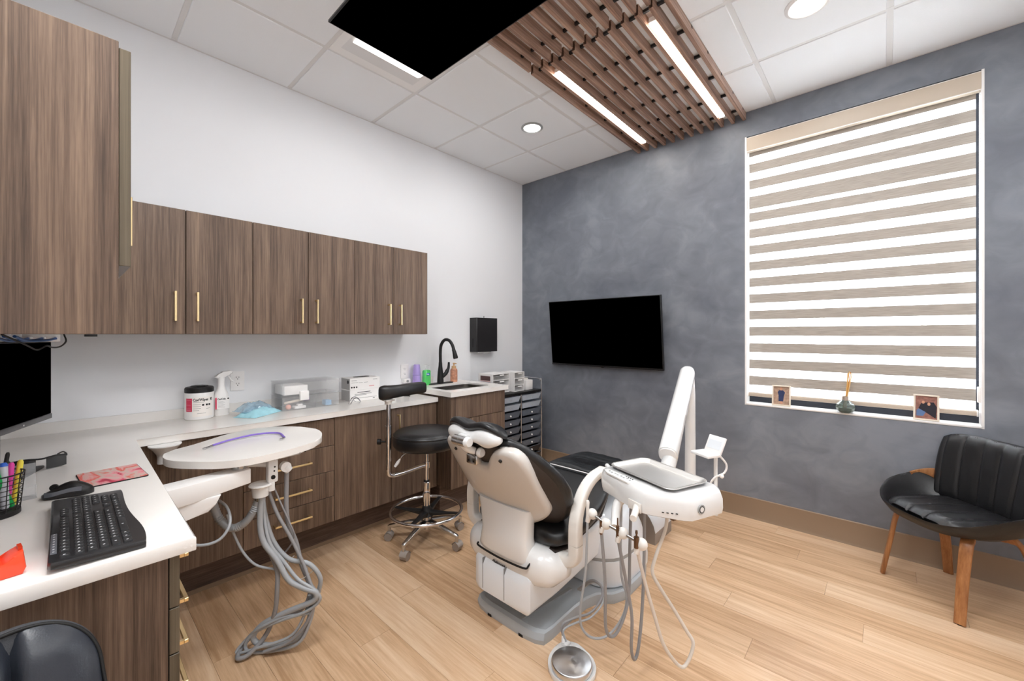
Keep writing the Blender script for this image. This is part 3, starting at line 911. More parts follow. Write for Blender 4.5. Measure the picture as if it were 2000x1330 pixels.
for k, (dx, dy) in enumerate(((0, 0), (0.012, 0.008), (-0.014, 0.004), (0.02, -0.01))):
    b.tube([(0.22+dx, -2.735+dy, CT+0.034), (0.18+dx, -2.69+dy, CT+0.042), (0.13+dx, -2.635+dy, CT+0.038)], 0.004, 6)
obj('instruments', b, mat('dark_instrument', (58, 62, 78), 0.4), t)

# clear storage bin with its contents
x0, x1, y0, y1 = 0.030, 0.232, -2.545, -2.190
t = thing('storage_bin', 'clear plastic two-tier storage bin holding small supplies', 'bin', ((x0+x1)/2, (y0+y1)/2, CT))
def shell(b, x0, x1, y0, y1, z0, z1, w=0.0025, top=False):
    b.box((x0, y0, z0), (x1, y1, z0+w)); b.box((x0, y0, z0+w), (x0+w, y1, z1)); b.box((x1-w, y0, z0+w), (x1, y1, z1))
    b.box((x0+w, y0, z0+w), (x1-w, y0+w, z1)); b.box((x0+w, y1-w, z0+w), (x1-w, y1, z1))
    if top: b.box((x0-0.002, y0-0.002, z1), (x1+0.002, y1+0.002, z1+0.004))
b = B(); shell(b, x0, x1, y0, y1, CT, CT+0.086); b.box((x0, y0+0.20, CT), (x1, y0+0.203, CT+0.08)); obj('lower_tray', b, M['frost'], t)
b = B(); shell(b, x0, x1, y0, y1, CT+0.094, CT+0.172, top=True); obj('upper_tray', b, M['frost'], t)
b = B(); b.box((x0-0.003, y0-0.003, CT+0.086), (x1+0.004, y1+0.003, CT+0.093), 0.002); b.box((x0-0.003, y0-0.004, CT+0.174), (x1+0.004, y1+0.003, CT+0.180), 0.002); obj('rim', b, M['frost'], t)
b = B(); b.box((x1-0.01, y0+0.10, CT+0.058), (x1+0.014, y0+0.155, CT+0.118), 0.005); obj('latch', b, M['white'], t)
text_on('lettering', 'Openline', 0.008, frame((x1+0.0145, y0+0.112, CT+0.082), (0, 1, 0), (0, 0, 1)), M['greyprint'], t) if False else None
b = B(); b.box((x0+0.03, y0+0.012, CT+0.098), (x1-0.004, y0+0.152, CT+0.155), 0.003); tag(obj('carton', b, M['white']), 'white carton lying in the upper tray of the clear bin', 'carton')
b = B(); b.tube([(0.20, -2.525, CT+0.045), (0.21, -2.46, CT+0.055), (0.20, -2.40, CT+0.062)], 0.008, 8); tag(obj('syringe', b, mat('syringe_beige', (220, 206, 190), 0.4)), 'beige tipped syringe lying in the lower tray of the clear bin', 'syringe')
b = B(); b.box((0.19, -2.415, CT+0.05), (0.215, -2.375, CT+0.075), 0.004); tag(obj('cap', b, mat('purple_cap', (118, 70, 160), 0.4)), 'small purple cap seen through the clear bin', 'cap')
b = B(); b.sphere((0.20, -2.50, CT+0.019), 0.017, 12, 8); tag(obj('cotton_ball', b, mat('salmon', (240, 158, 134), 0.6)), 'salmon coloured ball at the bottom of the clear bin', 'ball')
b = B(); b.box((0.17, -2.47, CT+0.004), (0.222, -2.40, CT+0.022), 0.004); b.box((0.19, -2.45, CT+0.022), (0.22, -2.42, CT+0.034), 0.003); tag(obj('gauze_pack', b, M['white']), 'white gauze pack in the lower tray of the clear bin', 'gauze')
b = B(); b.box((0.16, -2.275, CT+0.004), (0.222, -2.235, CT+0.038), 0.004); tag(obj('small_box', b, mat('light_blue', (120, 168, 206), 0.4)), 'small light blue box at the right end of the clear bin', 'box')

# stacked cartons of gloves
def carton(z0, z1, label, lines, top=False):
    t = thing('glove_box', label, 'box', (0.13, -1.98, z0), 0, 'printed white cartons beside the clear bin')
    b = B(); b.box((0.065, -2.095, z0), (0.200, -1.863, z1-0.0005), 0.0015, 1); obj('carton_body', b, M['white'], t)
    b = B(); b.box((0.068, -2.0956, z0+0.004), (0.197, -2.0948, z1-0.004)); obj('side_print', b, mat('side_grey', (172, 170, 168), 0.6), t)
    for (yy, zz_, w, h, m) in lines:
        b = B(); b.box((0.1998, yy, z0+zz_), (0.2006, yy+w, z0+zz_+h)); obj('print_line', b, m, t)
    if top:
        b = B(); b.prism(rrect(0.05, 0.12, 0.02, 4, (0.12, -1.97)), z1-0.0006, z1+0.0012); obj('slot', b, M['print'], t)
    return t
gp, bp_ = M['greyprint'], M['print']
t = carton(CT, CT+0.082, 'white glove carton under the other, printed with grey lines', [(-2.04, 0.062, 0.10, 0.004, bp_), (-2.06, 0.050, 0.13, 0.003, gp), (-2.06, 0.042, 0.09, 0.003, gp), (-2.09, 0.022, 0.20, 0.002, gp), (-1.92, 0.012, 0.014, 0.004, bp_)])
t = carton(CT+0.082, CT+0.167, 'white glove carton on top, with three black round symbols', [(-2.085, 0.066, 0.04, 0.003, gp), (-2.085, 0.052, 0.05, 0.002, gp), (-2.03, 0.05, 0.03, 0.002, gp), (-1.99, 0.05, 0.03, 0.002, gp), (-1.92, 0.067, 0.035, 0.003, gp), (-1.95, 0.02, 0.04, 0.003, M['pink'])], True)
for k in range(3):
    b = B(); b.cyl((0.2, -2.082+k*0.018, CT+0.082+0.02), (0.2007, -2.082+k*0.018, CT+0.082+0.02), 0.006, n=14); obj('symbol', b, bp_, t)
b = B(); b.cyl((0.17, -2.0962, CT+0.14), (0.17, -2.0945, CT+0.14), 0.013, n=14); obj('symbol', b, bp_, t)

# small steel clamp
b = B()
b.tube([(0.30, -2.155, CT+0.004), (0.285, -2.125, CT+0.040), (0.27, -2.095, CT+0.045), (0.262, -2.065, CT+0.03), (0.27, -2.055, CT+0.008), (0.285, -2.075, CT+0.004), (0.282, -2.11, CT+0.022), (0.29, -2.13, CT+0.030)], 0.003, 6)
b.tube([(0.31, -2.145, CT+0.004), (0.298, -2.118, CT+0.034), (0.288, -2.085, CT+0.036), (0.286, -2.062, CT+0.010)], 0.003, 6)
tag(obj('clamp', b, M['chrome']), 'small bent steel clamp on the worktop in front of the cartons', 'clamp')

# dark spectacles behind the stool armrest
def spectacles(name, label, cx, cy, z, rot, m1, m2, s=1.0, dark=True):
    t = thing(name, label, 'glasses', (cx, cy, z), rot)
    for sd in (-1, 1):
        b = B()
        n = 10
        G = []
        for k, zz_ in enumerate((0.002, 0.022, 0.040)):
            G.append([V((sd*(0.012+0.052*i/n), -0.012*(i/n)**2*1.6, zz_+(0.004*math.sin(PI*i/n) if k else -0.0))) for i in range(n+1)])
        G2 = [[p+V((0, 0.002, 0)) for p in r] for r in G]
        b.surf(G); b.surf(G2)
        for v in b.bm.verts: v.co *= s
        obj('lens', b, m2, t, local=True)
        b = B(); b.tube([V(p)*s for p in ((sd*0.064, -0.018, 0.036), (sd*0.067, -0.05, 0.037), (sd*0.066, -0.10, 0.034), (sd*0.060, -0.145, 0.020))], 0.0028*s, 6); obj('temple', b, m1, t, local=True)
    b = B(); b.tube([V(p)*s for p in ((-0.064, -0.016, 0.040), (-0.035, -0.004, 0.044), (0, 0.001, 0.040), (0.035, -0.004, 0.044), (0.064, -0.016, 0.040))], 0.003*s, 6); obj('brow_bar', b, m1, t, local=True)
    return t
spectacles('spectacles', 'black spectacles lying on the worktop behind the stool armrest', 0.255, -1.70, CT+0.0005, math.radians(60), M['matte_black'], M['black_metal'], 0.75)

# ---------------------------------------------------------------- round the sink
purple = mat('lilac_plastic', (176, 156, 222), 0.3, coat=0.2)
t = thing('cup', 'upside-down lilac cup on top of the stack beside the sink', 'cup', (0.06, -1.440, ST+0.09), 0, 'lilac cups')
b = B(); b.lathe([(0.033, -0.0), (0.034, 0.004), (0.026, 0.082), (0.024, 0.088), (0.001, 0.088)], (0.06, -1.440, ST+0.088), 28, False); obj('wall', b, purple, t)
b = B(); b.lathe([(0.033, 0), (0.0355, 0.002), (0.0345, 0.005)], (0.06, -1.440, ST+0.088), 28); obj('rim', b, purple, t)
t = thing('cup', 'upside-down lilac cup standing lowest beside the sink', 'cup', (0.06, -1.440, ST), 0, 'lilac cups')
b = B(); b.lathe([(0.037, 0), (0.038, 0.004), (0.033, 0.086), (0.001, 0.087)], (0.06, -1.440, ST), 28, False); obj('wall', b, purple, t)
b = B(); b.lathe([(0.036, 0), (0.039, 0.001), (0.0385, 0.005)], (0.06, -1.440, ST), 28); obj('rim', b, purple, t)

cx, cy = 0.105, -1.372
t = thing('soap_bottle', 'green liquid soap bottle with clear pump beside the lilac cups', 'bottle', (cx, cy, ST))
grn = mat('green_soap', (92, 214, 112), 0.15, alpha=0.9, coat=0.3)
b = B()
def rs2(w, h, z): return [V((cx+p[0], cy+p[1], ST+z)) for p in rrect(w, h, min(w, h)*0.4, 5)]
b.loft([rs2(0.04, 0.066, 0), rs2(0.044, 0.072, 0.004), rs2(0.044, 0.072, 0.115), rs2(0.038, 0.062, 0.126), rs2(0.02, 0.024, 0.130)]); obj('body', b, grn, t, 50)
b = B(); b.cyl((cx, cy, ST+0.128), (cx, cy, ST+0.148), 0.013); b.cyl((cx, cy, ST+0.148), (cx, cy, ST+0.165), 0.005); b.box((cx-0.008, cy-0.02, ST+0.163), (cx+0.03, cy+0.008, ST+0.172), 0.003); obj('pump', b, M['frost'], t)
b = B(); b.box((cx+0.0215, cy-0.016, ST+0.082), (cx+0.0228, cy+0.018, ST+0.104), 0.0005); obj('label', b, mat('soap_blue', (40, 96, 176), 0.4), t)
text_on('lettering', 'PURELL', 0.0105, frame((cx+0.0230, cy-0.0145, ST+0.089), (0, 1, 0), (0, 0, 1)), M['white'], t, bold=0.0003, xs=0.78)

cx, cy = 0.085, -1.055
t = thing('soap_bottle', 'brown floral foaming soap bottle behind the black tap', 'bottle', (cx, cy, ST))
b = B(); b.lathe([(0.03, 0), (0.033, 0.004), (0.033, 0.105), (0.028, 0.118), (0.018, 0.122)], (cx, cy, ST), 28); obj('body', b, mat('floral_brown', (196, 140, 112), 0.3, var=0.35, vscale=45), t)
b = B(); b.lathe([(0.019, 0.118), (0.021, 0.12), (0.021, 0.142), (0.012, 0.146), (0.007, 0.148), (0.007, 0.163), (0.012, 0.165), (0.012, 0.172), (0.001, 0.173)], (cx, cy, ST), 20); b.box((cx, cy-0.006, ST+0.163), (cx+0.034, cy+0.006, ST+0.172), 0.003); obj('pump', b, mat('tan_pump', (208, 168, 124), 0.35), t)
b = B(); b.lathe([(0.022, 0), (0.023, 0.002), (0.023, 0.045), (0.024, 0.046), (0.024, 0.060), (0.001, 0.062)], (0.055, -1.292, ST), 24); tag(obj('jar', b, M['creamplast']), 'small cream lidded jar at the left foot of the tap', 'jar')

# black pull-down tap
cx, cy = 0.115, -1.232
t = thing('tap', 'matte black pull-down tap with high arched spout', 'tap', (cx, cy, ST))
b = B(); b.prism(rrect(0.062, 0.27, 0.03, 6, (cx, cy)), ST, ST+0.007, bev=0.002); obj('deck_plate', b, M['matte_black'], t)
b = B(); b.stack([((cx, cy, ST+0.007), 0.029), ((cx, cy, ST+0.03), 0.0285), ((cx, cy, ST+0.10), 0.024), ((cx, cy, ST+0.15), 0.017), ((cx, cy, ST+0.19), 0.0145)]); 
b.tube([(cx, cy, ST+0.18), (cx, cy, ST+0.29), (cx+0.012, cy+0.002, ST+0.345), (cx+0.05, cy+0.008, ST+0.383), (cx+0.10, cy+0.015, ST+0.380), (cx+0.135, cy+0.02, ST+0.345), (cx+0.155, cy+0.024, ST+0.30)], 0.0135, 14, 6)
obj('spout', b, M['matte_black'], t, 50)
b = B(); b.stack([((cx+0.150, cy+0.023, ST+0.305), 0.0145), ((cx+0.158, cy+0.025, ST+0.285), 0.0165), ((cx+0.172, cy+0.028, ST+0.235), 0.0215), ((cx+0.174, cy+0.0285, ST+0.225), 0.019)]); obj('spray_head', b, M['matte_black'], t)
b = B(); b.tube([(cx, cy+0.015, ST+0.055), (cx+0.01, cy+0.05, ST+0.085), (cx+0.012, cy+0.07, ST+0.115)], 0.017, 12); b.tube([(cx+0.012, cy+0.068, ST+0.11), (cx+0.016, cy+0.078, ST+0.14), (cx+0.018, cy+0.080, ST+0.185)], lambda q: 0.0145-0.005*q, 10); obj('lever', b, M['matte_black'], t, 50)

# ---------------------------------------------------------------- window sill
def photo(name, label, xc, yc, w, h, lean, rz, parts, bgc):
    t = thing('picture_frame', label, 'picture frame', (xc, yc, WZ0+0.001), 0)
    T = Matrix.Translation((xc, yc, WZ0+0.001)) @ Matrix.Rotation(rz, 4, 'Z') @ Matrix.Rotation(-lean, 4, 'X')
    b = B(); f = 0.009
    for a, c in (((-w/2, 0), (w/2, f)), ((-w/2, h-f), (w/2, h)), ((-w/2, f), (-w/2+f, h-f)), ((w/2-f, f), (w/2, h-f))):
        b.box((a[0], -0.012, a[1]), (c[0], 0.0, c[1]), 0.001, 1, M=T)
    obj('frame', b, mat('cream_frame', (232, 222, 206), 0.4), t)
    b = B(); b.box((-w/2+f, -0.004, f), (w/2-f, -0.002, h-f), M=T); p = obj('photograph', b, bgc, t)
    b = B(); b.box((-0.02, 0.0, 0.01), (0.02, 0.003, h*0.8), M=T @ Matrix.Rotation(-0.25, 4, 'X')); obj('strut', b, M['matte_black'], t)
    k = 0
    for (nm, pts, c) in parts:
        k += 1
        b = B(); b.prism([(q[0]*w, q[1]*h) for q in pts], -0.0043-0.0001*k, -0.0038, M=T, ax='y'); obj(nm, b, c, p)
    return t
def ell(cx, cy, a, bb, n=12): return [(cx+a*math.cos(2*PI*i/n), cy+bb*math.sin(2*PI*i/n)) for i in range(n)]
skin = mat('print_skin', (206, 152, 124), 0.6); navy = mat('print_navy', (44, 58, 96), 0.6, var=0.2, vscale=60); nearblk = mat('print_dark', (34, 32, 44), 0.6)
photo('a', 'small cream framed photograph of a person in blue, left on the sill', 2.450, 0.016, 0.113, 0.146, 0.06, 0.0,
      [('printed_figure', [(-0.15, 0.22), (0.1, 0.22), (0.14, 0.5), (0.2, 0.66), (0.10, 0.76), (-0.12, 0.76), (-0.2, 0.66), (-0.15, 0.5)], navy), ('printed_face', ell(-0.01, 0.83, 0.075, 0.075), skin), ('printed_legs', [(-0.05, 0.1), (0.06, 0.1), (0.07, 0.22), (-0.07, 0.22)], skin)],
      mat('print_bg_a', (176, 148, 128), 0.6, var=0.3, vscale=60))
photo('b', 'cream framed photograph of two people in dark clothes, right on the sill', 3.183, 0.012, 0.110, 0.152, 0.10, math.radians(-8),
      [('printed_figure', [(-0.3, 0.45), (0.0, 0.3), (0.36, 0.1), (0.40, 0.55), (0.28, 0.72), (0.0, 0.70), (-0.2, 0.66)], nearblk), ('printed_jeans', [(-0.38, 0.15), (-0.12, 0.16), (-0.02, 0.32), (-0.3, 0.44), (-0.38, 0.36)], mat('print_jeans', (92, 120, 164), 0.6)), ('printed_face', ell(-0.12, 0.70, 0.06, 0.06), skin), ('printed_face', ell(0.10, 0.64, 0.06, 0.065), skin)],
      mat('print_bg_b', (150, 104, 92), 0.6, var=0.35, vscale=60))
cx, cy = 2.808, 0.002
t = thing('reed_diffuser', 'faceted glass reed diffuser with wooden reeds on the window sill', 'diffuser', (cx, cy, WZ0))
b = B(); b.lathe([(0.026, 0.0), (0.046, 0.014), (0.050, 0.035), (0.047, 0.055), (0.022, 0.080), (0.018, 0.084)], (cx, cy, WZ0), 8); obj('bottle', b, mat('green_glass', (214, 232, 222), 0.03, trans=0.85, ior=1.4), t, 10)
b = B(); b.lathe([(0.024, 0.003), (0.041, 0.015), (0.042, 0.034), (0.001, 0.035)], (cx, cy, WZ0), 8); obj('oil', b, mat('diffuser_oil', (206, 226, 204), 0.05, trans=0.6, ior=1.3), t)
b = B(); b.lathe([(0.016, 0.080), (0.020, 0.082), (0.020, 0.106), (0.014, 0.108), (0.014, 0.1)], (cx, cy, WZ0), 20); obj('collar', b, mat('silver_collar', (190, 176, 164), 0.3, 0.7), t)
for k, (dx, dy) in enumerate(((0.02, 0.0), (0.027, 0.006), (0.034, -0.004), (0.013, 0.008))):
    b = B(); b.cyl((cx-0.006+k*0.002, cy, WZ0+0.02), (cx+dx, cy+dy, WZ0+0.272-0.004*k), 0.0028, n=6); obj('reed', b, mat('reed_%d' % k, [(214, 168, 96), (200, 140, 66), (226, 188, 126), (206, 156, 84)][k], 0.6), t)

# ---------------------------------------------------------------- dental chair
XC = 1.675
dc = thing('dental_chair', 'black and white reclining dental chair standing in the middle of the floor', 'dental chair', (XC, -1.6, 0))
def poly_sym(half, xc=XC):
    """half outline (dx,y) from near to far on the right side, mirrored"""
    return [(xc+a, b_) for a, b_ in half]+[(xc-a, b_) for a, b_ in half[::-1]]
plate = [(0.12, -2.063), (0.175, -2.055), (0.212, -2.036), (0.218, -1.985), (0.215, -1.80), (0.222, -1.70), (0.245, -1.63), (0.305, -1.575), (0.335, -1.50), (0.335, -1.27), (0.28, -1.14), (0.16, -1.03), (0.05, -1.01)]
b = B(); P_ = poly_sym(plate)
def scaled(P, k, z, cy=-1.55): return [V((XC+(x-XC)*k, cy+(y-cy)*k, z)) for x, y in P]
b.loft([scaled(P_, 1.0, 0.0), scaled(P_, 1.005, 0.02), scaled(P_, 0.985, 0.045), scaled(P_, 0.95, 0.052), scaled(P_, 0.90, 0.040)])
obj('base_plate', b, mat('base_grey', (170, 176, 180), 0.35, coat=0.2), dc, 30)
b = B()
for s in (-1, 1): b.box((XC+s*0.1-0.012, -2.066, 0.0), (XC+s*0.1+0.012, -2.052, 0.012))
obj('cable_slot', b, M['dark'], dc, kind='stuff')
b = B(); b.prism([(XC+0.06, -2.03), (XC+0.075, -2.03), (XC+0.12, -1.68), (XC+0.10, -1.68)], 0.04, 0.049); obj('plate_rib', b, M['greyplast'], dc)
# front shroud
b = B()
def rr3(w, h, r, z, cx=XC, cy=-1.32, n=5): return [V((p[0], p[1], z)) for p in rrect(w, h, r, n, (cx, cy))]
b.loft([rr3(0.62, 0.52, 0.16, 0.045), rr3(0.625, 0.52, 0.16, 0.10), rr3(0.60, 0.51, 0.16, 0.17), ])
obj('lower_shroud', b, M['cool'], dc, 40)
b = B(); b.loft([rr3(0.595, 0.505, 0.16, 0.168), rr3(0.59, 0.50, 0.16, 0.188)]); obj('shroud_stripe', b, M['greyplast'], dc, 40)
b = B(); b.loft([rr3(0.592, 0.502, 0.16, 0.187), rr3(0.56, 0.48, 0.15, 0.25), rr3(0.50, 0.44, 0.14, 0.32), rr3(0.40, 0.36, 0.12, 0.385), rr3(0.30, 0.28, 0.10, 0.40)]); obj('upper_shroud', b, M['cool'], dc, 50)
# lift arm cover running back under the seat
b = B()
def ysec(y, x0, x1, z0, z1, r=0.03):
    return [V((p[0], y, p[1])) for p in rrect(x1-x0, z1-z0, r, 4, ((x0+x1)/2, (z0+z1)/2))]
b.loft([ysec(-2.105, XC-0.14, XC+0.14, 0.145, 0.27, 0.03), ysec(-2.085, XC-0.175, XC+0.175, 0.128, 0.30, 0.03), ysec(-1.90, XC-0.19, XC+0.19, 0.150, 0.335, 0.025), ysec(-1.50, XC-0.20, XC+0.20, 0.20, 0.375, 0.02)])
obj('lift_arm_cover', b, M['cool'], dc, 40)
b = B()
for xx in (XC-0.105, XC+0.035): b.box((xx-0.0012, -2.1065, 0.155), (xx+0.0012, -2.08, 0.30))
obj('cover_seam', b, M['greyprint'], dc, kind='stuff')
# hip roll with its lettering
b = B()
secs = []
for i in range(13):
    s = -1+2*i/12
    e = (1-abs(s)**5)**0.5 if abs(s) < 1 else 0.0
    e = max(e, 0.25)
    secs.append(sect((XC+s*0.295, -1.985+0.02*(1-e), 0.327), (0, 1, 0), (0, 0, 1), 0.105*e, 0.090*e, 24, 2.6))
b.loft(secs); obj('hip_housing', b, M['gloss'], dc, 60)
text_on('lettering', '\u2022Belmont', 0.026, frame((XC-0.055, -2.0885, 0.292), (1, 0, 0), (0, -0.30, 1)), M['print'], dc, 0.0004, bold=0.0006, xs=0.85)
b = B(); b.tube([(XC-0.155, -2.088, 0.352), (XC-0.14, -2.098, 0.343), (XC, -2.103, 0.338), (XC+0.145, -2.098, 0.342), (XC+0.165, -2.085, 0.355), (XC+0.168, -2.05, 0.385)], 0.0045, 6); obj('hip_seam', b, M['dark'], dc)
# backrest support
b = B()
def xsec(z, y, w, t, e=4.0): return sect((XC, y, z), (1, 0, 0), (0, 1, 0), w, t, 28, e)
b.loft([xsec(0.335, -2.035, 0.150, 0.055), xsec(0.36, -2.045, 0.156, 0.058), xsec(0.44, -2.045, 0.143, 0.05), xsec(0.52, -2.05, 0.152, 0.045), xsec(0.585, -2.055, 0.165, 0.04)]); obj('back_support', b, M['gloss'], dc, 50)
# backrest plane
A0, A1 = V((XC, -2.240, 0.845)), V((XC, -2.050, 0.55))
dd = (A0-A1).normalized()        # up the backrest
nn = V((0, 1, 0)) - dd*dd.y; nn.normalize()   # towards the sitter
def BP(s, h, f=0.0): return A0 + V((s, 0, 0)) + dd*h + nn*f
half = [(0.0, -0.062), (0.035, -0.052), (0.07, -0.010), (0.105, 0.026), (0.15, 0.044), (0.20, 0.036), (0.232, 0.002), (0.246, -0.06), (0.251, -0.15), (0.254, -0.25), (0.251, -0.305), (0.228, -0.345), (0.165, -0.392), (0.08, -0.436), (0.0, -0.448)]
hs = [(p.x, p.y) for p in spline([V((a, c, 0)) for a, c in half], 3)]
# shell as a domed plate: rings shrinking towards the sitter's side
full = hs+[(-a, c) for a, c in hs[::-1][1:-1]]
cxh = -0.20
b = B()
def dome(k, f, edge=0.0):
    out = []
    for a, c in full:
        x_, h_ = a*k, cxh+(c-cxh)*k
        out.append(BP(x_, h_, f+edge*(abs(a)/0.26)**2))
    return out
rings = [dome(0.97, 0.045, 0.03), dome(1.0, 0.03, 0.03), dome(1.0, 0.012, 0.028), dome(0.985, 0.002, 0.026), dome(0.93, -0.003, 0.022), dome(0.72, -0.008, 0.012), dome(0.45, -0.010, 0.004), dome(0.15, -0.011, 0.0), dome(0.01, -0.011, 0.0)]
b.loft(rings, True)
obj('back_shell', b, M['beige'], dc, 50)
for s in (-1, 1):
    b = B(); p = BP(s*0.142, 0.0, 0.0); b.cyl(p-nn*0.0045, p+nn*0.006, 0.0075, n=18); obj('screw_cap', b, M['matte_black'], dc)
# cushion: stations up the back
b = B()
st = [(-0.53, 0.12, 0.018, 0.10), (-0.50, 0.19, 0.032, 0.097), (-0.45, 0.245, 0.044, 0.093), (-0.385, 0.290, 0.052, 0.090), (-0.32, 0.318, 0.056, 0.088), (-0.25, 0.330, 0.057, 0.086), (-0.18, 0.325, 0.056, 0.082), (-0.11, 0.300, 0.053, 0.076), (-0.045, 0.262, 0.048, 0.068), (0.01, 0.228, 0.042, 0.060), (0.045, 0.19, 0.032, 0.054), (0.066, 0.14, 0.018, 0.050)]
secs = []
for h, w, tk, f in st:
    ring_ = []
    n = 40
    for i in range(n):
        a = 2*PI*i/n
        ca, sa = math.cos(a), math.sin(a)
        u = math.copysign(abs(ca)**(2/2.4), ca); v = math.copysign(abs(sa)**(2/2.4), sa)
        bow = 0.035*(u*u)*(w/0.32)
        ring_.append(BP(w*u, h, f+tk*v+bow))
    secs.append(ring_)
b.loft(secs)
obj('back_cushion', b, M['leather'], dc, 70)
# vinyl rear face wrapping behind the cushion edge
b = B()
secs = []
for h, w, tk, f in st[1:-1]:
    row_ = []
    for i in range(17):
        u = -1+2*i/16
        uu = math.copysign(abs(u)**0.7, u)
        row_.append(BP(w*0.985*uu, h, f-tk*max(0, 1-abs(uu)**6)**0.5*1.02-0.004+0.035*uu*uu*(w/0.32)))
    secs.append(row_)
b.surf(secs)
obj('back_lining', b, M['brownblack'], dc, 70)
# headrest: double steel joint, shell, cushion
j1, j2 = V((XC-0.004, -2.322, 0.920)), V((XC+0.0, -2.250, 0.862))
b = B(); b.cyl(j1-V((0.046, 0, 0)), j1+V((0.030, 0, 0)), 0.0225, n=24); b.cyl(j1-V((0.012, 0, 0)), j1-V((0.008, 0, 0)), 0.0232, n=24); obj('upper_joint', b, M['steel'], dc)
b = B(); b.stack([(j1+V((0.030, 0, 0)), 0.0235), (j1+V((0.040, 0, 0)), 0.0235), (j1+V((0.048, 0, 0)), 0.018)], 24); obj('joint_cap', b, M['gloss'], dc)
b = B(); b.cyl(j2-V((0.030, 0, 0)), j2+V((0.028, 0, 0)), 0.0205, n=24); obj('lower_joint', b, mat('joint_grey', (120, 118, 118), 0.3, 0.8), dc)
b = B(); b.stack([(j2+V((0.028, 0, 0)), 0.0215), (j2+V((0.038, 0, 0)), 0.0215), (j2+V((0.046, 0, 0)), 0.016)], 24); obj('joint_cap', b, M['gloss'], dc)
b = B(); secs = []
for k in range(7):
    q = k/6; p = j1.lerp(j2, q)+V((-0.002, -0.010*math.sin(PI*q), -0.006*math.sin(PI*q)))
    secs.append(sect(p, (1, 0, 0), (0, 0.62, 0.78), 0.026-0.004*math.sin(PI*q), 0.017, 16, 3))
b.loft(secs); obj('link_arm', b, M['gloss'], dc, 60)
b = B(); b.box((j2.x-0.032, j2.y-0.026, j2.z-0.052), (j2.x+0.032, j2.y+0.012, j2.z-0.010), 0.006); obj('bracket', b, M['steel'], dc)
b = B()
for s in (-1, 1): b.cyl((j2.x+s*0.016, j2.y-0.0275, j2.z-0.036), (j2.x+s*0.016, j2.y-0.024, j2.z-0.036), 0.004, n=8)
obj('bracket_screws', b, M['dark'], dc, kind='stuff')
hx = 0.165
HY = -2.262
def ctop(s):
    a = abs(s)
    # raised shoulders either side of a shallow dip, ends curling down
    return 0.983 + 0.014*math.sin(min(a/0.5, 1)*PI/2)**2 - 0.030*max(0, (a-0.55)/0.45)**2
b = B(); secs = []
for i in range(25):
    s = -1+2*i/24
    a = abs(s)
    e = max((1-a**5)**0.5 if a < 1 else 0, 0.28)
    c = V((XC+s*hx, HY+0.014+0.012*s*s, ctop(s)-0.020))
    secs.append(sect(c, V((0, -0.90, 0.30)), V((0, 0.30, 0.95)), 0.060*e, 0.019*e+0.002, 20, 2.5))
b.loft(secs); obj('headrest_cushion', b, M['leather'], dc, 70)
b = B(); secs = []
for i in range(29):
    s = -1+2*i/28
    a = abs(s)
    top_ = ctop(s)-0.030
    # two rounded lobes hanging behind, shallow in the middle
    lobe = 0.040+0.030*math.exp(-((a-0.60)/0.30)**2)
    e = max((1-a**6)**0.5 if a < 1 else 0, 0.25)
    h2 = lobe*0.5*e+0.006
    c = V((XC+s*hx*0.965, HY-0.006+0.012*s*s, top_-h2+0.010))
    secs.append(sect(c, V((0, 1, 0.12)), V((0, -0.12, 1)), 0.034*e+0.004, h2, 20, 2.3))
b.loft(secs); obj('headrest_shell', b, M['gloss'], dc, 70)
b = B(); b.box((XC-0.028, j1.y-0.004, j1.z+0.006), (XC+0.022, HY+0.0, j1.z+0.028), 0.005); obj('headrest_stem', b, M['gloss'], dc)
# seat
b = B()
def seatsec(y, w, zc, tk, e=3.0): return sect((XC, y, zc), (1, 0, 0), (0, 0, 1), w, tk, 32, e)
b.loft([seatsec(-2.005, 0.20, 0.452, 0.030), seatsec(-1.985, 0.255, 0.45, 0.045), seatsec(-1.92, 0.283, 0.452, 0.052), seatsec(-1.80, 0.285, 0.462, 0.056), seatsec(-1.66, 0.275, 0.488, 0.06), seatsec(-1.56, 0.255, 0.523, 0.058), seatsec(-1.50, 0.24, 0.542, 0.052)])
obj('seat_cushion', b, M['leather'], dc, 70)
b = B()
for s in (-1, 1):
    b.loft([sect((XC+s*0.16, -1.985, 0.505), (1, 0, 0), (0, 0, 1), 0.085, 0.016, 16, 2.2), sect((XC+s*0.17, -1.93, 0.53), (1, 0, 0), (0, 0, 1), 0.10, 0.040, 16, 2.2), sect((XC+s*0.175, -1.85, 0.535), (1, 0, 0), (0, 0, 1), 0.095, 0.035, 16, 2.2), sect((XC+s*0.18, -1.76, 0.52), (1, 0, 0), (0, 0, 1), 0.08, 0.014, 16, 2.2)])
obj('seat_bolster', b, mat('grey_black_leather', (44, 44, 46), 0.3, spec=0.6), dc, 70) if False else b.bm.free()
b = B(); b.loft([seatsec(-1.99, 0.24, 0.400, 0.012), seatsec(-1.9, 0.262, 0.398, 0.016), seatsec(-1.6, 0.25, 0.44, 0.016), seatsec(-1.45, 0.20, 0.475, 0.014)]); obj('seat_pan', b, M['brownblack'], dc, 60)
b = B()
b.loft([seatsec(-1.515, 0.235, 0.548, 0.045), seatsec(-1.47, 0.228, 0.556, 0.046), seatsec(-1.35, 0.222, 0.562, 0.044), seatsec(-1.22, 0.215, 0.560, 0.042), seatsec(-1.165, 0.20, 0.555, 0.038), seatsec(-1.145, 0.16, 0.553, 0.028)])
obj('leg_cushion', b, M['leather'], dc, 70)
b = B()
secs = []
